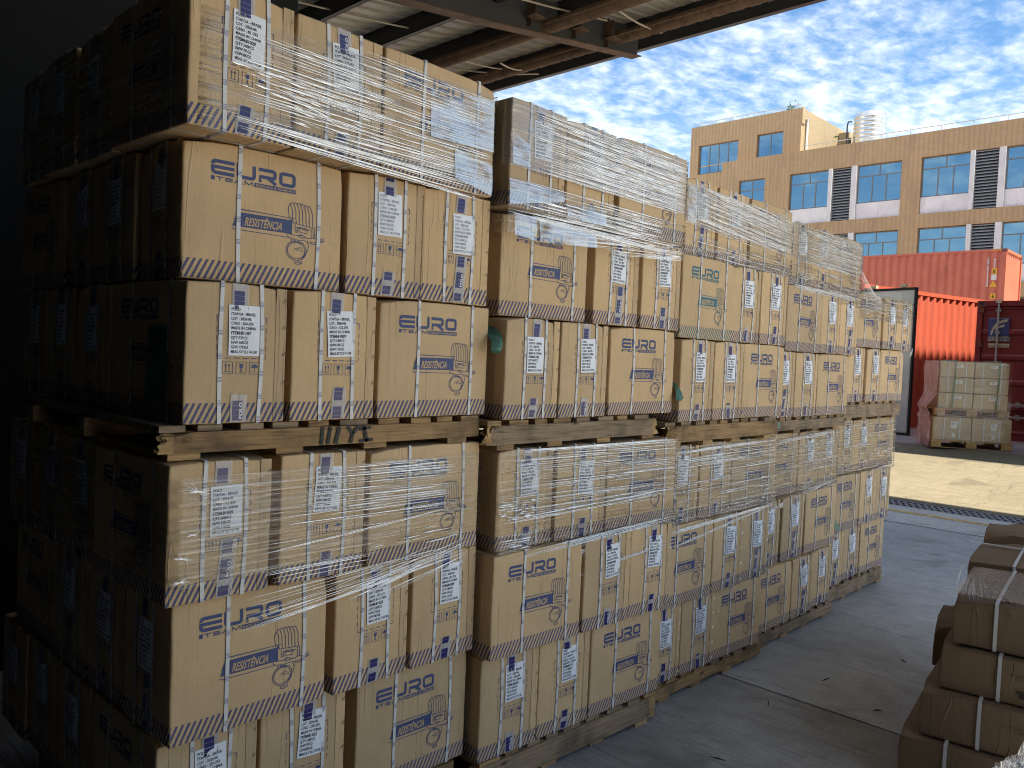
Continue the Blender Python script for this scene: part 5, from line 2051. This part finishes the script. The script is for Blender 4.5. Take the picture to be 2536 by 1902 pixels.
# ---------------------------------------------------------------- yard: shipping containers
def container(label, x, y, z, L, W, H, yaw, mat, group='shipping containers in the yard', pit=0.28, dep=0.04):
    """Local x along the length from the origin, y across 0..W."""
    o = tag(link('shipping_container', None, None, (x, y, z), (0, 0, yaw)), label, 'shipping container', group)
    for nm, yy, sg in (('side_wall', 0.008, 1), ('side_wall', W - 0.008, -1)):
        prof = []
        q = 0.10
        while q < L - 0.12:
            prof += [(q, 0), (q + 0.07, 0), (q + 0.14, dep), (q + 0.21, dep)]
            q += pit
        prof.append((L - 0.08, 0))
        mb = MB()
        for i, (a, d) in enumerate(prof):
            mb.v += [(a, yy + sg * d, 0.12), (a, yy + sg * d, H - 0.09)]
        for i in range(len(prof) - 1):
            q_ = (2 * i, 2 * i + 2, 2 * i + 3, 2 * i + 1)
            mb.f.append(q_ if sg > 0 else q_[::-1])
            mb.mi.append(0)
        build(nm, mb, mat, o)
    mb = MB()
    prof = []
    q = 0.1
    while q < W - 0.2:
        prof += [(q, 0), (q + 0.07, 0), (q + 0.14, dep), (q + 0.21, dep)]
        q += pit
    prof.append((W - 0.08, 0))
    for a, d in prof:
        mb.v += [(L - 0.03 - d, a, 0.12), (L - 0.03 - d, a, H - 0.09)]
    for i in range(len(prof) - 1):
        mb.f.append((2 * i, 2 * i + 2, 2 * i + 3, 2 * i + 1))
        mb.mi.append(0)
    build('end_wall', mb, mat, o)
    mb = MB()
    mb.box(0.05, L - 0.05, 0.05, W - 0.05, H - 0.05, H - 0.02)
    build('roof', mb, mat, o)
    mb = MB()
    for yy in (0, W - 0.10):
        mb.box(0.17, L - 0.17, yy, yy + 0.10, H - 0.09, H - 0.002)
        mb.box(0.17, L - 0.17, yy, yy + 0.10, 0.0, 0.12)
        for xx in (0, L - 0.12):
            mb.box(xx, xx + 0.12, yy, yy + 0.10, 0.12, H - 0.12)
    for xx in (0, L - 0.10):
        mb.box(xx, xx + 0.10, 0.17, W - 0.17, H - 0.11, H - 0.002)
        mb.box(xx, xx + 0.10, 0.17, W - 0.17, 0, 0.12)
    mb.box(0.1, L - 0.1, 0.1, W - 0.1, 0.07, 0.11)
    build('frame', mb, mat, o)
    for xx in (-0.004, L - 0.174):
        for yy in (-0.004, W - 0.166):
            for zz in (-0.002, H - 0.12):
                mb = MB()
                mb.box(xx, xx + 0.178, yy, yy + 0.17, zz, zz + 0.122)
                cst = build('corner_casting', mb, M['rail'], o)
                mb = MB()
                mb.box(xx - 0.002, xx + 0.001, yy + 0.055, yy + 0.115, zz + 0.03, zz + 0.09)
                build('casting_hole', mb, M['rubber'], cst)
    return o


# maroon container with its door end towards the warehouse
FX, FY1, FZ, FW, FH = 17.49, 2.473, 0.50, 2.44, 2.79
fc = container('maroon container with blue logo panel on its closed doors, lock rods and pallets in front', FX, FY1 - FW, FZ, 6.06, FW, FH, 0.0, M['maroon'])
for leaf, (ya, yb) in enumerate(((FW / 2 + 0.006, FW - 0.11), (0.11, FW / 2 - 0.006))):
    mb = MB()
    zb, zt = 0.13, FH - 0.125
    # pressed horizontal panels
    prof = [(zb, 0.0)]
    for k in range(5):
        a = zb + (zt - zb) * (k + 0.06) / 5
        b = zb + (zt - zb) * (k + 0.94) / 5
        prof += [(a, 0.0), (a + 0.035, 0.03), (b - 0.035, 0.03), (b, 0.0)]
    prof.append((zt, 0.0))
    for zz, d in prof:
        mb.v += [(0.02 + d, yb, zz), (0.02 + d, ya, zz)]
    for i in range(len(prof) - 1):
        mb.f.append((2 * i, 2 * i + 1, 2 * i + 3, 2 * i + 2))
        mb.mi.append(0)
    d_ = build('door', mb, M['maroon'], fc)
    for yy in ((ya + 0.16, ya + 0.82) if leaf == 0 else (yb - 0.16, yb - 0.82)):
        mb = MB()
        mb.tube([(-0.035, yy, 0.05), (-0.035, yy, FH - 0.04)], 0.021, 8)
        for zz in (0.16, 0.75, 1.5, 2.15, FH - 0.2):
            mb.box(-0.055, 0.02, yy - 0.045, yy + 0.045, zz - 0.03, zz + 0.03)
        build('lock_rod', mb, M['galv'], d_)
        mb = MB()
        mb.box(-0.07, -0.03, yy - 0.05, yy + 0.05, FH - 0.05, FH + 0.015)
        mb.box(-0.07, -0.03, yy - 0.05, yy + 0.05, -0.01, 0.05)
        build('cam_lock', mb, M['logocream'], d_)
    mb = MB()
    for zz in (0.72, 0.47):
        yy = (ya + 0.22) if leaf == 0 else (yb - 0.5)
        mb.box(-0.075, -0.045, yy, yy + 0.30, zz - 0.02, zz + 0.02)
        mb.box(-0.05, 0.0, yy + 0.12, yy + 0.20, zz - 0.05, zz + 0.05)
    build('door_handle', mb, M['galv'], d_)
    mb = MB()
    for zz in (0.35, 1.05, 1.9, 2.6):
        yy = yb if leaf == 0 else ya - 0.10
        mb.box(-0.02, 0.03, yy - 0.02, yy + 0.10, zz - 0.05, zz + 0.05)
    build('hinge', mb, M['rail'], d_)
    if leaf == 0:
        # blue panel: local y measured from the world positions
        def LY(w):
            return w - (FY1 - FW)

        def LZ(w):
            return w - FZ
        ZS = (FH) / (3.381 - 0.42)
        mb = MB()
        mb.box(0.012, 0.016, LY(1.885), LY(2.256), LZ(2.563), LZ(2.949))
        lp = build('logo_panel', mb, M['logoblue'], d_)

        def yz(u_, v_):      # 0..1 over the panel, u from the viewer's left
            return (0.009, LY(2.256 - 0.371 * u_), LZ(2.563 + 0.386 * v_))
        mb = MB()
        for pts in (
            ([(0.10, 0.10), (0.16, 0.36), (0.26, 0.60), (0.42, 0.78), (0.62, 0.86), (0.94, 0.93)], [(0.20, 0.10), (0.26, 0.32), (0.36, 0.52), (0.50, 0.66), (0.68, 0.74), (0.90, 0.80)]),
            ([(0.24, 0.42), (0.36, 0.52), (0.52, 0.58), (0.80, 0.66)], [(0.26, 0.30), (0.40, 0.42), (0.56, 0.47), (0.76, 0.53)]),
        ):
            n = len(pts[0])
            mb.add([yz(*p) for p in pts[0]] + [yz(*p) for p in pts[1]], [(i, i + 1, n + i + 1, n + i) for i in range(n - 1)])
        mb.add([yz(*p) for p in ((0.02, 0.02), (0.98, 0.02), (0.98, 0.035), (0.02, 0.035))], [(0, 1, 2, 3)])
        mb.add([yz(*p) for p in ((0.02, 0.965), (0.98, 0.965), (0.98, 0.98), (0.02, 0.98))], [(0, 1, 2, 3)])
        build('emblem', mb, M['logocream'], lp)
        for txt, y0, z0, h_, wd, mt in (('FLORENS', 2.246, 2.492, 0.080, 0.375, 'logoblue'), ('www.florens.com', 2.236, 2.366, 0.058, 0.365, 'maroon')):
            mb = MB()
            mb.add([(0.0165, LY(y0 + 0.005), LZ(z0 - 0.014)), (0.0165, LY(y0 - wd - 0.005), LZ(z0 - 0.014)), (0.0165, LY(y0 - wd - 0.005), LZ(z0 + 0.064)), (0.0165, LY(y0 + 0.005), LZ(z0 + 0.064))], [(0, 1, 2, 3)])
            tp = build('text_strip', mb, M['logocream'], d_)
            pr = Print()
            pr.text(txt, 0, 0, h_, wd, 0.03 if txt[0] == 'F' else 0.01)
            me = bpy.data.meshes.new('lettering')
            me.from_pydata([(0.013, LY(y0 - a_), LZ(z0 + b_)) for a_, b_ in pr.a], [], pr.f)
            me.materials.append(M[mt])
            link('lettering', me, tp)
    else:
        pr = Print()
        pr.text('CL', 0.0, 0, 0.22, None, 0.03)
        me = bpy.data.meshes.new('lettering')
        me.from_pydata([(-0.002, FW / 2 - 0.08 - a_, FH - 0.60 + b_) for a_, b_ in pr.a], [], pr.f)
        me.materials.append(M['logocream'])
        link('lettering', me, d_)

# bright orange container, long side half in sun
oc = container('bright orange container half in sun, its white-lined end door swung wide open', 16.60, 4.53, 0.50, 12.2, 2.44, 3.14, R(-13.2), M['orange'])
# two high behind it
container('rust red container under another, mostly hidden behind the orange one', 34.0, 18.03, 0.50, 12.2, 2.44, 3.04, R(-90), M['red'])
uc = container('rust red container stacked on another, white code letters near its corner', 34.0, 18.03, 3.545, 12.2, 2.44, 3.05, R(-90), M['red'], pit=0.30)
# marks painted on the side that faces the warehouse (local y=0 side, local x grows to -y world)
def up_local(yw):
    return 18.03 - yw


pr = Print()
y_ = 6.27 - 3.545
for ch in 'TEMU5124436':
    pr.text(ch, up_local(6.47) - 0.0, y_ - 0.085, 0.125, 0.075, 0.03)
    y_ -= 0.101
y_ = 6.23 - 3.545
for ch in '45G1':
    pr.text(ch, up_local(6.25), y_ - 0.085, 0.125, 0.075, 0.03)
    y_ -= 0.094
me = bpy.data.meshes.new('code_lettering')
me.from_pydata([(a, 0.002, b) for a, b in pr.a], [], pr.f)
me.materials.append(M['whitepaint'])
link('code_lettering', me, uc)
for nm, yy, zz, k in (('height_sign', 6.21, 5.757, 0), ('white_notice', 6.21, 5.518, 1), ('warning_sign', 6.22, 5.255, 2), ('height_sign', 6.21, 4.80, 0)):
    mb = MB()
    lx, lz = up_local(yy), zz - 3.545
    if k == 2:
        mb.add([(lx - 0.14, 0.003, lz - 0.10), (lx + 0.14, 0.003, lz - 0.10), (lx, 0.003, lz + 0.14)], [(0, 1, 2)])
    else:
        mb.add([(lx - 0.09, 0.003, lz - 0.105), (lx + 0.09, 0.003, lz - 0.105), (lx + 0.09, 0.003, lz + 0.105), (lx - 0.09, 0.003, lz + 0.105)], [(0, 1, 2, 3)])
    sg = build(nm, mb, M['yellowsign' if k != 1 else 'whitepaint'], uc)
    if k == 0:
        pr = Print()
        pr.text('6', lx - 0.045, lz - 0.07, 0.19, 0.09, 0.02)
        me = bpy.data.meshes.new('sign_figure')
        me.from_pydata([(a, 0.0, b) for a, b in pr.a], [], pr.f)
        me.materials.append(M['rubber'])
        link('sign_figure', me, sg)
mb = MB()
for k in range(7):
    lx = up_local(6.36) + k * 0.075
    mb.add([(lx, -0.003, 2.98), (lx + 0.035, -0.003, 2.98), (lx + 0.065, -0.003, 3.04), (lx + 0.03, -0.003, 3.04)], [(0, 1, 2, 3)])
build('hazard_stripe', mb, M['yellowsign'], uc)

# white-lined door leaf swung open beside the end stack, on its own container
wc = oc
mb = MB()
mb.box(-0.075, -0.02, -1.29, -0.015, 0.05, 2.93)
dl = build('open_door', mb, M['liner'], wc)
mb = MB()
for a in ((-0.085, -0.008, -1.325, -1.292, 0.0, 2.98), (-0.09, -0.008, -0.013, 0.02, 0.0, 2.98), (-0.09, -0.008, -1.292, -0.013, 0.0, 0.048), (-0.09, -0.008, -1.292, -0.013, 2.932, 2.98)):
    mb.box(*a)
build('rubber_seal', mb, M['rubber'], dl)
mb = MB()
mb.box(-0.082, -0.076, -1.27, -1.03, 0.07, 2.90)
build('edge_panel', mb, M['whitepaint'], dl)
mb = MB()
mb.box(-0.085, -0.076, -0.80, -0.10, 0.28, 0.30)
mb.box(-0.085, -0.076, -0.80, -0.10, 2.70, 2.72)
build('batten', mb, M['whitepaint'], dl)
mb = MB()
mb.tube([(0.02, -1.0, -0.02), (0.02, -1.0, 3.02)], 0.02, 8)
mb.tube([(0.02, -0.35, -0.02), (0.02, -0.35, 3.02)], 0.02, 8)
build('lock_rod', mb, M['galv'], dl)
mb = MB()
for yy in (-1.0, -0.35):
    mb.box(-0.03, 0.05, yy - 0.06, yy + 0.06, 3.00, 3.06)
build('cam_lock', mb, M['logocream'], dl)
# unseen block added just outside the frame to cast the shade on the yard
wk = tag(link('shade_caster_block', None, None, (13.80, 0.20, RZ), (0, 0, R(-13.2))), 'plain ochre block added outside the view to cast shade on the yard containers', 'building')
WL, WD, WH = 16.6, 5.5, 13.05
mb = MB()
mb.box(1.6, WL, -WD, -0.3, 0, WH - 0.4)
mb.box(0.05, 0.28, -WD, -0.3, 0, WH - 0.1, 0, Matrix(((1, -0.2345, 0, 0), (0, 1, 0, 0), (0, 0, 1, 0), (0, 0, 0, 1))))
build('core', mb, M['inside'], wk)
SHE = Matrix(((1, -0.2345, 0, 0), (0, 1, 0, 0), (0, 0, 1, 0), (0, 0, 0, 1)))
for k in range(5):
    mb = MB()
    z0_, z1_ = (0.0, 1.1) if k == 0 else (k * 3.2 - 0.55, min(k * 3.2 + 1.0, WH))
    mb.box(0, WL, -0.29, 0, z0_, z1_)
    mb.box(0, 0.29, -WD, -0.292, z0_, z1_, 0, SHE)
    build('wall_band', mb, M['tile_side'], wk)
for k in range(4):
    z0_, z1_ = (1.1 if k == 0 else k * 3.2 + 1.0), (k + 1) * 3.2 - 0.55
    for j in range(7):
        mb = MB()
        mb.box(j * 2.66, j * 2.66 + 0.62, -0.28, -0.002, z0_, z1_)
        build('pier', mb, M['tile_side'], wk)
        if j < 6:
            mb = MB()
            for a_ in (0.62, 1.62, 2.60):
                mb.box(j * 2.66 + a_, j * 2.66 + a_ + 0.05, -0.16, -0.11, z0_, z1_)
            w_ = build('window', mb, M['frame'], wk)
            mb = MB()
            mb.box(j * 2.66 + 0.63, j * 2.66 + 2.64, -0.145, -0.13, z0_ + 0.01, z1_ - 0.01)
            build('pane', mb, M['glass'], w_)

# ---------------------------------------------------------------- wrapped pile of pale cartons on two pallets
PA = math.atan2(-0.86571, 0.50054)


def yard_pos(a, d, z):
    """a metres along the front from its left end, d metres behind the front."""
    return (14.178 + 0.5007 * a + 0.8656 * d, 2.215 - 0.8656 * a + 0.5007 * d, z)


def yard_pallet(a, z, L, label):
    o = tag(link('pallet', None, None, yard_pos(a, 0, z), (0, 0, PA)), label, 'pallet', 'yard pallets under the pale cartons')
    mb = MB()
    mb.box(0, L, 0, 1.0, 0.115, 0.14)
    build('deck', mb, M['woodpale'], o)
    for k, x0 in enumerate((0.0, L / 2 - 0.08, L - 0.17)):
        for yy in (0.0, 0.85):
            mb = MB()
            mb.box(x0, x0 + 0.16, yy, yy + 0.14, 0.015, 0.114)
            build('block', mb, M['woodpale'], o)
    mb = MB()
    mb.box(0, L, 0.02, 0.10, 0.0, 0.014)
    mb.box(0, L, 0.88, 0.98, 0.0, 0.014)
    build('bottom_board', mb, M['wood'], o)
    return o


yard_pallet(0.0, 0.50, 1.266, 'pale pallet on the yard under the lower wrapped load')
yard_pallet(0.03, 1.047, 1.16, 'pale pallet set on the lower load, carrying three tiers of pale cartons')


def pale_box(a, z, w, h, label, seed, kind):
    o = link('carton', carton_body(200 + seed, w - 0.008, 0.95, h - 0.006, 0.004, 0.8, M['card_pale'], 'carton'), None, yard_pos(a + w / 2 - 0.504 * 0 , 0.5, z), (0, 0, PA))
    tag(o, label, 'carton', 'pale cartons wrapped on the yard pallets')
    for t in ((-0.26, 0.26) if kind != 2 else (-0.2, 0.2)):
        mb = MB()
        mb.box(t * w - 0.008, t * w + 0.008, -0.487, -0.484, 0.005, h - 0.01)
        build('strap', mb, M['strapwhite'], o)
    mb = MB()
    lx = 0.03
    if kind == 2:
        mb.box(lx - 0.05, lx + 0.05, -0.486, -0.4835, h * 0.50, h * 0.80)
        mb.box(lx - 0.03, lx + 0.03, -0.486, -0.4835, h * 0.12, h * 0.30)
    else:
        mb.box(lx - 0.055, lx + 0.055, -0.486, -0.4835, h * 0.60, h * 0.80)
    lb = build('label', mb, M['whitepaint'], o)
    mb = MB()
    for q in range(3):
        mb.box(lx - 0.035, lx + 0.035 - q * 0.012, -0.4875, -0.4862, h * (0.74 - 0.045 * q), h * (0.757 - 0.045 * q))
    build('label_text', mb, M['ink'], lb)


seedp = 0
for tier in range(3):
    for col in range(2):
        seedp += 1
        pale_box(0.085 + col * 0.54, 1.19 + tier * 0.272, 0.535, 0.270, 'pale carton %s the %s tier of the upper yard pallet' % (('starting', 'ending')[col], ('lowest', 'middle', 'top')[tier]), seedp, 0)
for col in range(2):
    seedp += 1
    pale_box(0.01 + col * 0.62, 0.642, 0.615, 0.402, 'pale carton %s the lower yard pallet, tall label on it' % ('starting', 'ending')[col], seedp, 2)
mb = MB()
for a in (0.29, 0.97):
    p = [Vector(yard_pos(a, -0.012, 1.19)), Vector(yard_pos(a + 0.02, -0.016, 1.6)), Vector(yard_pos(a + 0.03, -0.012, 2.02)), Vector(yard_pos(a + 0.03, 0.9, 2.02))]
    mb.tube(p, 0.010, 5)
tag(build('green_strap', mb, simple('green_strap', (0.10, 0.24, 0.13), 0.4, var=0.1)), 'pair of green straps binding the upper yard pallet', 'strap')
# clear film in front and pink film hanging on the shaded flank
mb = MB()
nx, nz = 20, 14
for j in range(nz + 1):
    for i in range(nx + 1):
        a, z = 0.03 + 1.19 * i / nx, 0.64 + 1.37 * j / nz
        mb.v.append(yard_pos(a + (0.03 if z > 1.0 else 0) * (1 - 2 * i / nx), -0.02 - 0.008 * mnoise.noise(Vector((a * 5, z * 4, 1))), z))
for j in range(nz):
    for i in range(nx):
        mb.f.append((j * (nx + 1) + i, j * (nx + 1) + i + 1, (j + 1) * (nx + 1) + i + 1, (j + 1) * (nx + 1) + i))
        mb.mi.append(0)
me = mb.mesh('stretch_film', M['film'], True)
ul = me.uv_layers.new(name='UVMap')
li = np.zeros(len(me.loops), dtype=np.int32)
me.loops.foreach_get('vertex_index', li)
uvs = np.array([(i / nx * 1.3, j / nz * 1.5) for j in range(nz + 1) for i in range(nx + 1)], dtype=np.float32)
ul.data.foreach_set('uv', uvs[li].ravel())
tag(link('stretch_film', me), 'clear film round the pale cartons on the yard pallets', 'stretch film')
mb = MB()
nx, nz = 22, 26
for j in range(nz + 1):
    for i in range(nx + 1):
        d, z = 0.96 * i / nx - 0.02, 0.51 + 1.50 * j / nz
        bul = 0.16 * max(0, 1 - abs(z - 1.20) / 0.22) + 0.05 * max(0, (0.9 - z))
        base = 0.07 if z > 1.05 else 0.0
        a = base - 0.03 - bul * (1 - 0.5 * i / nx) + 0.03 * mnoise.noise(Vector((d * 9, z * 5, 4)))
        mb.v.append(yard_pos(a, d, z))
for j in range(nz):
    for i in range(nx):
        mb.f.append((j * (nx + 1) + i, j * (nx + 1) + i + 1, (j + 1) * (nx + 1) + i + 1, (j + 1) * (nx + 1) + i))
        mb.mi.append(0)
tag(build('pink_film', mb, M['pinkfilm'], None, smooth=True), 'pink plastic film hanging loose on the flank of the yard pallets', 'plastic film')

# ---------------------------------------------------------------- the ochre building across the yard
BX = 44.0
bl = tag(link('factory_building', None), 'ochre tiled factory block with blue glazed windows, grey louvres and a stair tower', 'building')
Y_END, Y_FAR = 23.9, -26.0
wall = MB()
reveal = 0.32
zg = RZ
bands = [(12.93, 14.20), (9.27, 10.0), (5.61, 6.34), (zg, 2.68)]
for a, b in bands:
    wall.box(BX, BX + 0.4, Y_FAR, Y_END, a, b)
# bays: window groups between solid piers
P = 7.17
groups = []
k = -1
solid = []
y0 = 19.45
for k in range(0, 6):
    top = 19.45 - k * P
    groups.append(('pair', top, k))
storeys = [(10.0, 12.93), (6.34, 9.27), (2.68, 5.61)]
for a, b in storeys:
    wall.box(BX, BX + 0.4, 22.72, Y_END, a, b)
    wall.box(BX, BX + 0.4, 19.47, 21.02, a, b)
    for k in range(6):
        t = 19.45 - k * P
        if k % 1 == 0:
            wall.box(BX, BX + 0.4, t - 7.15, t - 6.19, a, b)
build('wall', wall, M['tile_front'], bl)
mb = MB()
mb.box(BX + 2.2, BX + 14, Y_FAR, Y_END, zg, 14.15)
mb.box(BX + 0.41, BX + 2.2, Y_FAR, Y_END, 13.6, 14.12)
for z in (10.0, 6.34, 2.68):
    mb.box(BX + 0.42, BX + 2.19, Y_FAR + 0.1, Y_END - 0.1, z - 0.3, z - 0.02)
build('inner_core', mb, M['inside'], bl)

sp = MB()
pl_ = MB()
lv_me = None


def win(y1, y0, z0, z1, lower, topf, mats=None, parent=bl, xx=BX, npane=(2, 3), openpane=None, plane=0.14):
    """One window from y1 (viewer's left) to y0; frame as one part, panes as sub-parts."""
    mb = MB()
    w = 0.055
    zt = z1 - (z1 - z0) * topf if topf else None
    x0, x1 = xx + plane, xx + plane + 0.06
    mb.box(x0, x1, y0, y1, z1 - w, z1)
    mb.box(x0, x1, y0, y1, z0, z0 + w)
    mb.box(x0, x1, y0, y0 + w, z0 + w, z1 - w)
    mb.box(x0, x1, y1 - w, y1, z0 + w, z1 - w)
    panes = []
    ya, yb = y0 + w, y1 - w
    if zt:
        mb.box(x0, x1, ya, yb, zt - w / 2, zt + w / 2)
        n = npane[0]
        for i in range(1, n):
            q = ya + (yb - ya) * i / n
            mb.box(x0, x1, q - w / 2, q + w / 2, zt + w / 2, z1 - w)
        for i in range(n):
            panes.append((ya + (yb - ya) * i / n, ya + (yb - ya) * (i + 1) / n, zt, z1 - w))
        zt_ = zt - w / 2
    else:
        zt_ = z1 - w
    n = npane[1]
    cuts = [ya + (yb - ya) * i / n for i in range(n + 1)]
    for i in range(1, n):
        mb.box(x0, x1, cuts[i] - w / 2, cuts[i] + w / 2, z0 + w, zt_)
    for i in range(n):
        panes.append((cuts[i], cuts[i + 1], z0 + w, zt_))
    o = build('window', mb, M['frame'], parent)
    for i, (a, b, c, d) in enumerate(panes):
        if openpane is not None and i == len(panes) - 1 - openpane:
            continue
        mb = MB()
        mb.box(x0 + 0.022, x0 + 0.036, a + 0.004, b - 0.004, c, d)
        build('pane', mb, M['glass'], o)
    return o


rdw = random.Random(3)
for si, (a, b) in enumerate(storeys):
    zs = a + 0.86
    win(22.70, 21.04, zs, b - 0.02, 1, 0.30, npane=(2, 2))
    mb = MB()
    mb.box(BX + 0.10, BX + 0.35, 21.04, 22.70, a, zs - 0.002)
    build('spandrel', mb, M['spandrel'], bl)
    for k in range(6):
        t = 19.45 - k * P
        for ww, (l, r) in enumerate(((t, t - 2.28), (t - 3.86, t - 6.17))):
            op = None
            win(l, r, zs, b - 0.02, 1, 0.29, npane=(2, 3), openpane=op)
            mb = MB()
            mb.box(BX + 0.09, BX + 0.35, r, l, a, zs - 0.002)
            build('spandrel', mb, M['spandrel'], bl)
            if rdw.random() < 0.6:
                mb = MB()
                n = 16
                q0 = r + rdw.uniform(0.1, 0.5)
                wv = rdw.uniform(0.6, 1.1)
                for i in range(n + 1):
                    yy = q0 + wv * i / n
                    xo = BX + 0.55 + 0.03 * math.sin(i * 1.7)
                    mb.v += [(xo, yy, zs + 0.05), (xo, yy, b - 0.1)]
                mb.f += [(2 * i, 2 * i + 1, 2 * i + 3, 2 * i + 2) for i in range(n)]
                mb.mi += [0] * n
                build('curtain', mb, M['curtain'], bl)
        for (l, r) in ((t - 2.29, t - 2.50), (t - 3.56, t - 3.85)):
            mb = MB()
            mb.box(BX - 0.05, BX + 0.40, r, l, a, b)
            build('pillar', mb, M['pillar'], bl)
        mb = MB()
        z = a + 0.04
        while z < b - 0.10:
            mb.add([(BX + 0.05, t - 3.55, z), (BX + 0.05, t - 2.51, z), (BX + 0.20, t - 2.51, z + 0.10), (BX + 0.20, t - 3.55, z + 0.10),
                    (BX + 0.05, t - 3.55, z + 0.025), (BX + 0.05, t - 2.51, z + 0.025), (BX + 0.20, t - 2.51, z + 0.125), (BX + 0.20, t - 3.55, z + 0.125)],
                   [(0, 1, 2, 3), (4, 7, 6, 5), (0, 4, 5, 1), (2, 6, 7, 3)])
            z += 0.155
        lo = build('louvre', mb, M['louvre'], bl)
        lo['kind'] = 'stuff'
        mb = MB()
        mb.box(BX + 0.24, BX + 0.36, t - 3.55, t - 2.51, a, b)
        build('louvre_back', mb, M['rubber'], bl)
# stair tower
TX = BX + 0.35
tw = MB()
y_cuts = [19.10, 20.18, 21.85, 23.10, 25.85, 26.45]
zt = 16.80
tw.box(TX, TX + 0.35, 19.10, 20.18, 14.0, zt)
tw.box(TX, TX + 0.35, 20.18, 21.85, 15.66, zt)
tw.box(TX, TX + 0.35, 20.18, 21.85, 13.8, 14.12)
tw.box(TX, TX + 0.35, 21.85, 23.10, 12.0, zt)
tw.box(TX, TX + 0.35, 23.10, 25.85, 15.58, zt)
tw.box(TX, TX + 0.35, 23.10, 25.85, zg, 13.74)
tw.box(TX, TX + 0.35, 25.85, 26.45, zg, zt)
build('stair_tower', tw, M['tile_front'], bl)
mb = MB()
mb.box(TX + 0.36, TX + 7.2, 19.10, 19.4, 14.0, zt - 0.002)
mb.box(TX - 0.04, TX + 0.36, 19.04, 19.099, 15.9, zt + 0.02)
build('tower_side', mb, M['tile_side'], bl)
mb = MB()
mb.box(TX + 0.36, TX + 7.2, 19.41, 26.4, zt - 0.25, zt - 0.01)
mb.box(TX + 1.8, TX + 7.2, 19.41, 26.4, zg, zt - 0.26)
build('tower_core', mb, M['inside'], bl)
win(25.83, 23.12, 13.76, 15.56, 1, 0.0, npane=(0, 4), xx=TX)
win(21.83, 20.20, 14.14, 15.64, 1, 0.0, npane=(0, 2), xx=TX)
mb = MB()
mb.box(TX + 0.15, TX + 0.19, 23.2, 25.8, 14.24, 14.28)
build('window_bar', mb, M['yellowsign'], bl)
mb = MB()
mb.tube([(TX + 0.55, 19.02, 16.25), (TX + 0.58, 19.00, 16.1), (TX + 0.60, 19.02, 14.2)], [0.13, 0.07, 0.07], 8)
build('drain_pipe', mb, M['whitepaint'], bl)
mb = MB()
mb.box(49.5, 50.2, 18.4, 19.05, 14.15, 16.45)
build('chimney', mb, M['tile_side'], bl)
mb = MB()
mb.tube([(BX + 0.2, Y_FAR, 14.50), (BX + 0.2, 19.0, 14.50)], 0.022, 5)
y = Y_FAR
while y < 19:
    mb.tube([(BX + 0.2, y, 14.19), (BX + 0.2, y, 14.50)], 0.016, 4, 0, False)
    y += 1.5
mb.tube([(TX + 0.1, 19.2, zt + 0.22), (TX + 0.1, 26.3, zt + 0.22)], 0.022, 5)
y = 19.3
while y < 26.3:
    mb.tube([(TX + 0.1, y, zt - 0.01), (TX + 0.1, y, zt + 0.22)], 0.016, 4, 0, False)
    y += 1.1
build('roof_railing', mb, M['galv'], bl)

# water tank and pipes on the roof
wtk = tag(link('water_tank', None, None, (47.4, 16.35, 14.15)), 'ribbed stainless water tank standing on the roof of the ochre building', 'water tank')
mb = MB()
prof = [(0.0, 0.87)]
z = 0.0
for k in range(9):
    prof += [(z + 0.10, 0.87), (z + 0.15, 0.905), (z + 0.20, 0.905), (z + 0.25, 0.87)]
    z += 0.255
prof += [(2.44, 0.86), (2.55, 0.70), (2.62, 0.30), (2.64, 0.02)]
nseg = 36
for (zz, r_) in prof:
    for k in range(nseg):
        mb.v.append((r_ * math.cos(2 * math.pi * k / nseg), r_ * math.sin(2 * math.pi * k / nseg), zz))
for i in range(len(prof) - 1):
    for k in range(nseg):
        k2 = (k + 1) % nseg
        mb.f.append((i * nseg + k, i * nseg + k2, (i + 1) * nseg + k2, (i + 1) * nseg + k))
        mb.mi.append(0)
build('shell', mb, M['tank'], wtk, smooth=True)
mb = MB()
mb.tube([(-0.5, 0.85, 2.1), (-0.55, 1.05, 2.12), (-0.55, 1.10, 1.9), (-0.55, 1.10, -0.02)], 0.045, 7)
mb.tube([(-0.4, 0.98, 1.2), (-0.4, 0.98, -0.02)], 0.09, 7)
build('pipe', mb, M['pipe'], wtk)


def leafy(name, x, y, z, r, n, label, seed):
    rd = random.Random(seed)
    mb = MB()
    for _ in range(n):
        v = Vector((rd.gauss(0, 1), rd.gauss(0, 1), abs(rd.gauss(0, 0.8)))) * r * 0.5
        d = Vector((rd.gauss(0, 1), rd.gauss(0, 1), rd.gauss(0, 1))).normalized() * r * rd.uniform(0.12, 0.28)
        e = d.cross(Vector((rd.gauss(0, 1), rd.gauss(0, 1), rd.gauss(0, 1)))).normalized() * r * 0.07
        mb.add([v - d, v + e, v + d, v - e], [(0, 1, 2, 3)])
    o = tag(link(name, None, None, (x, y, z)), label, 'plant')
    tag(build('leaves', mb, M['leaf'], o), kind='stuff')
    mb = MB()
    mb.tube([(0, 0, -0.1), (0.02, 0.01, r * 0.7)], [0.02, 0.008], 5)
    build('stem', mb, M['woodgrey'], o)


leafy('roof_shrub', 49.5, 18.3, 14.9, 0.9, 160, 'small wild shrub growing on the roof between tower and tank', 1)
leafy('roof_shrub', TX + 0.3, 19.9, 16.85, 0.45, 70, 'tuft of weed on the parapet of the stair tower', 2)
leafy('sill_plant', BX - 0.05, 15.1, 7.22, 0.45, 140, 'green plant on the window ledge just above the red container', 3)
leafy('sill_plant', BX - 0.05, 13.6, 7.22, 0.35, 110, 'smaller green plant at the end of the same window ledge', 4)
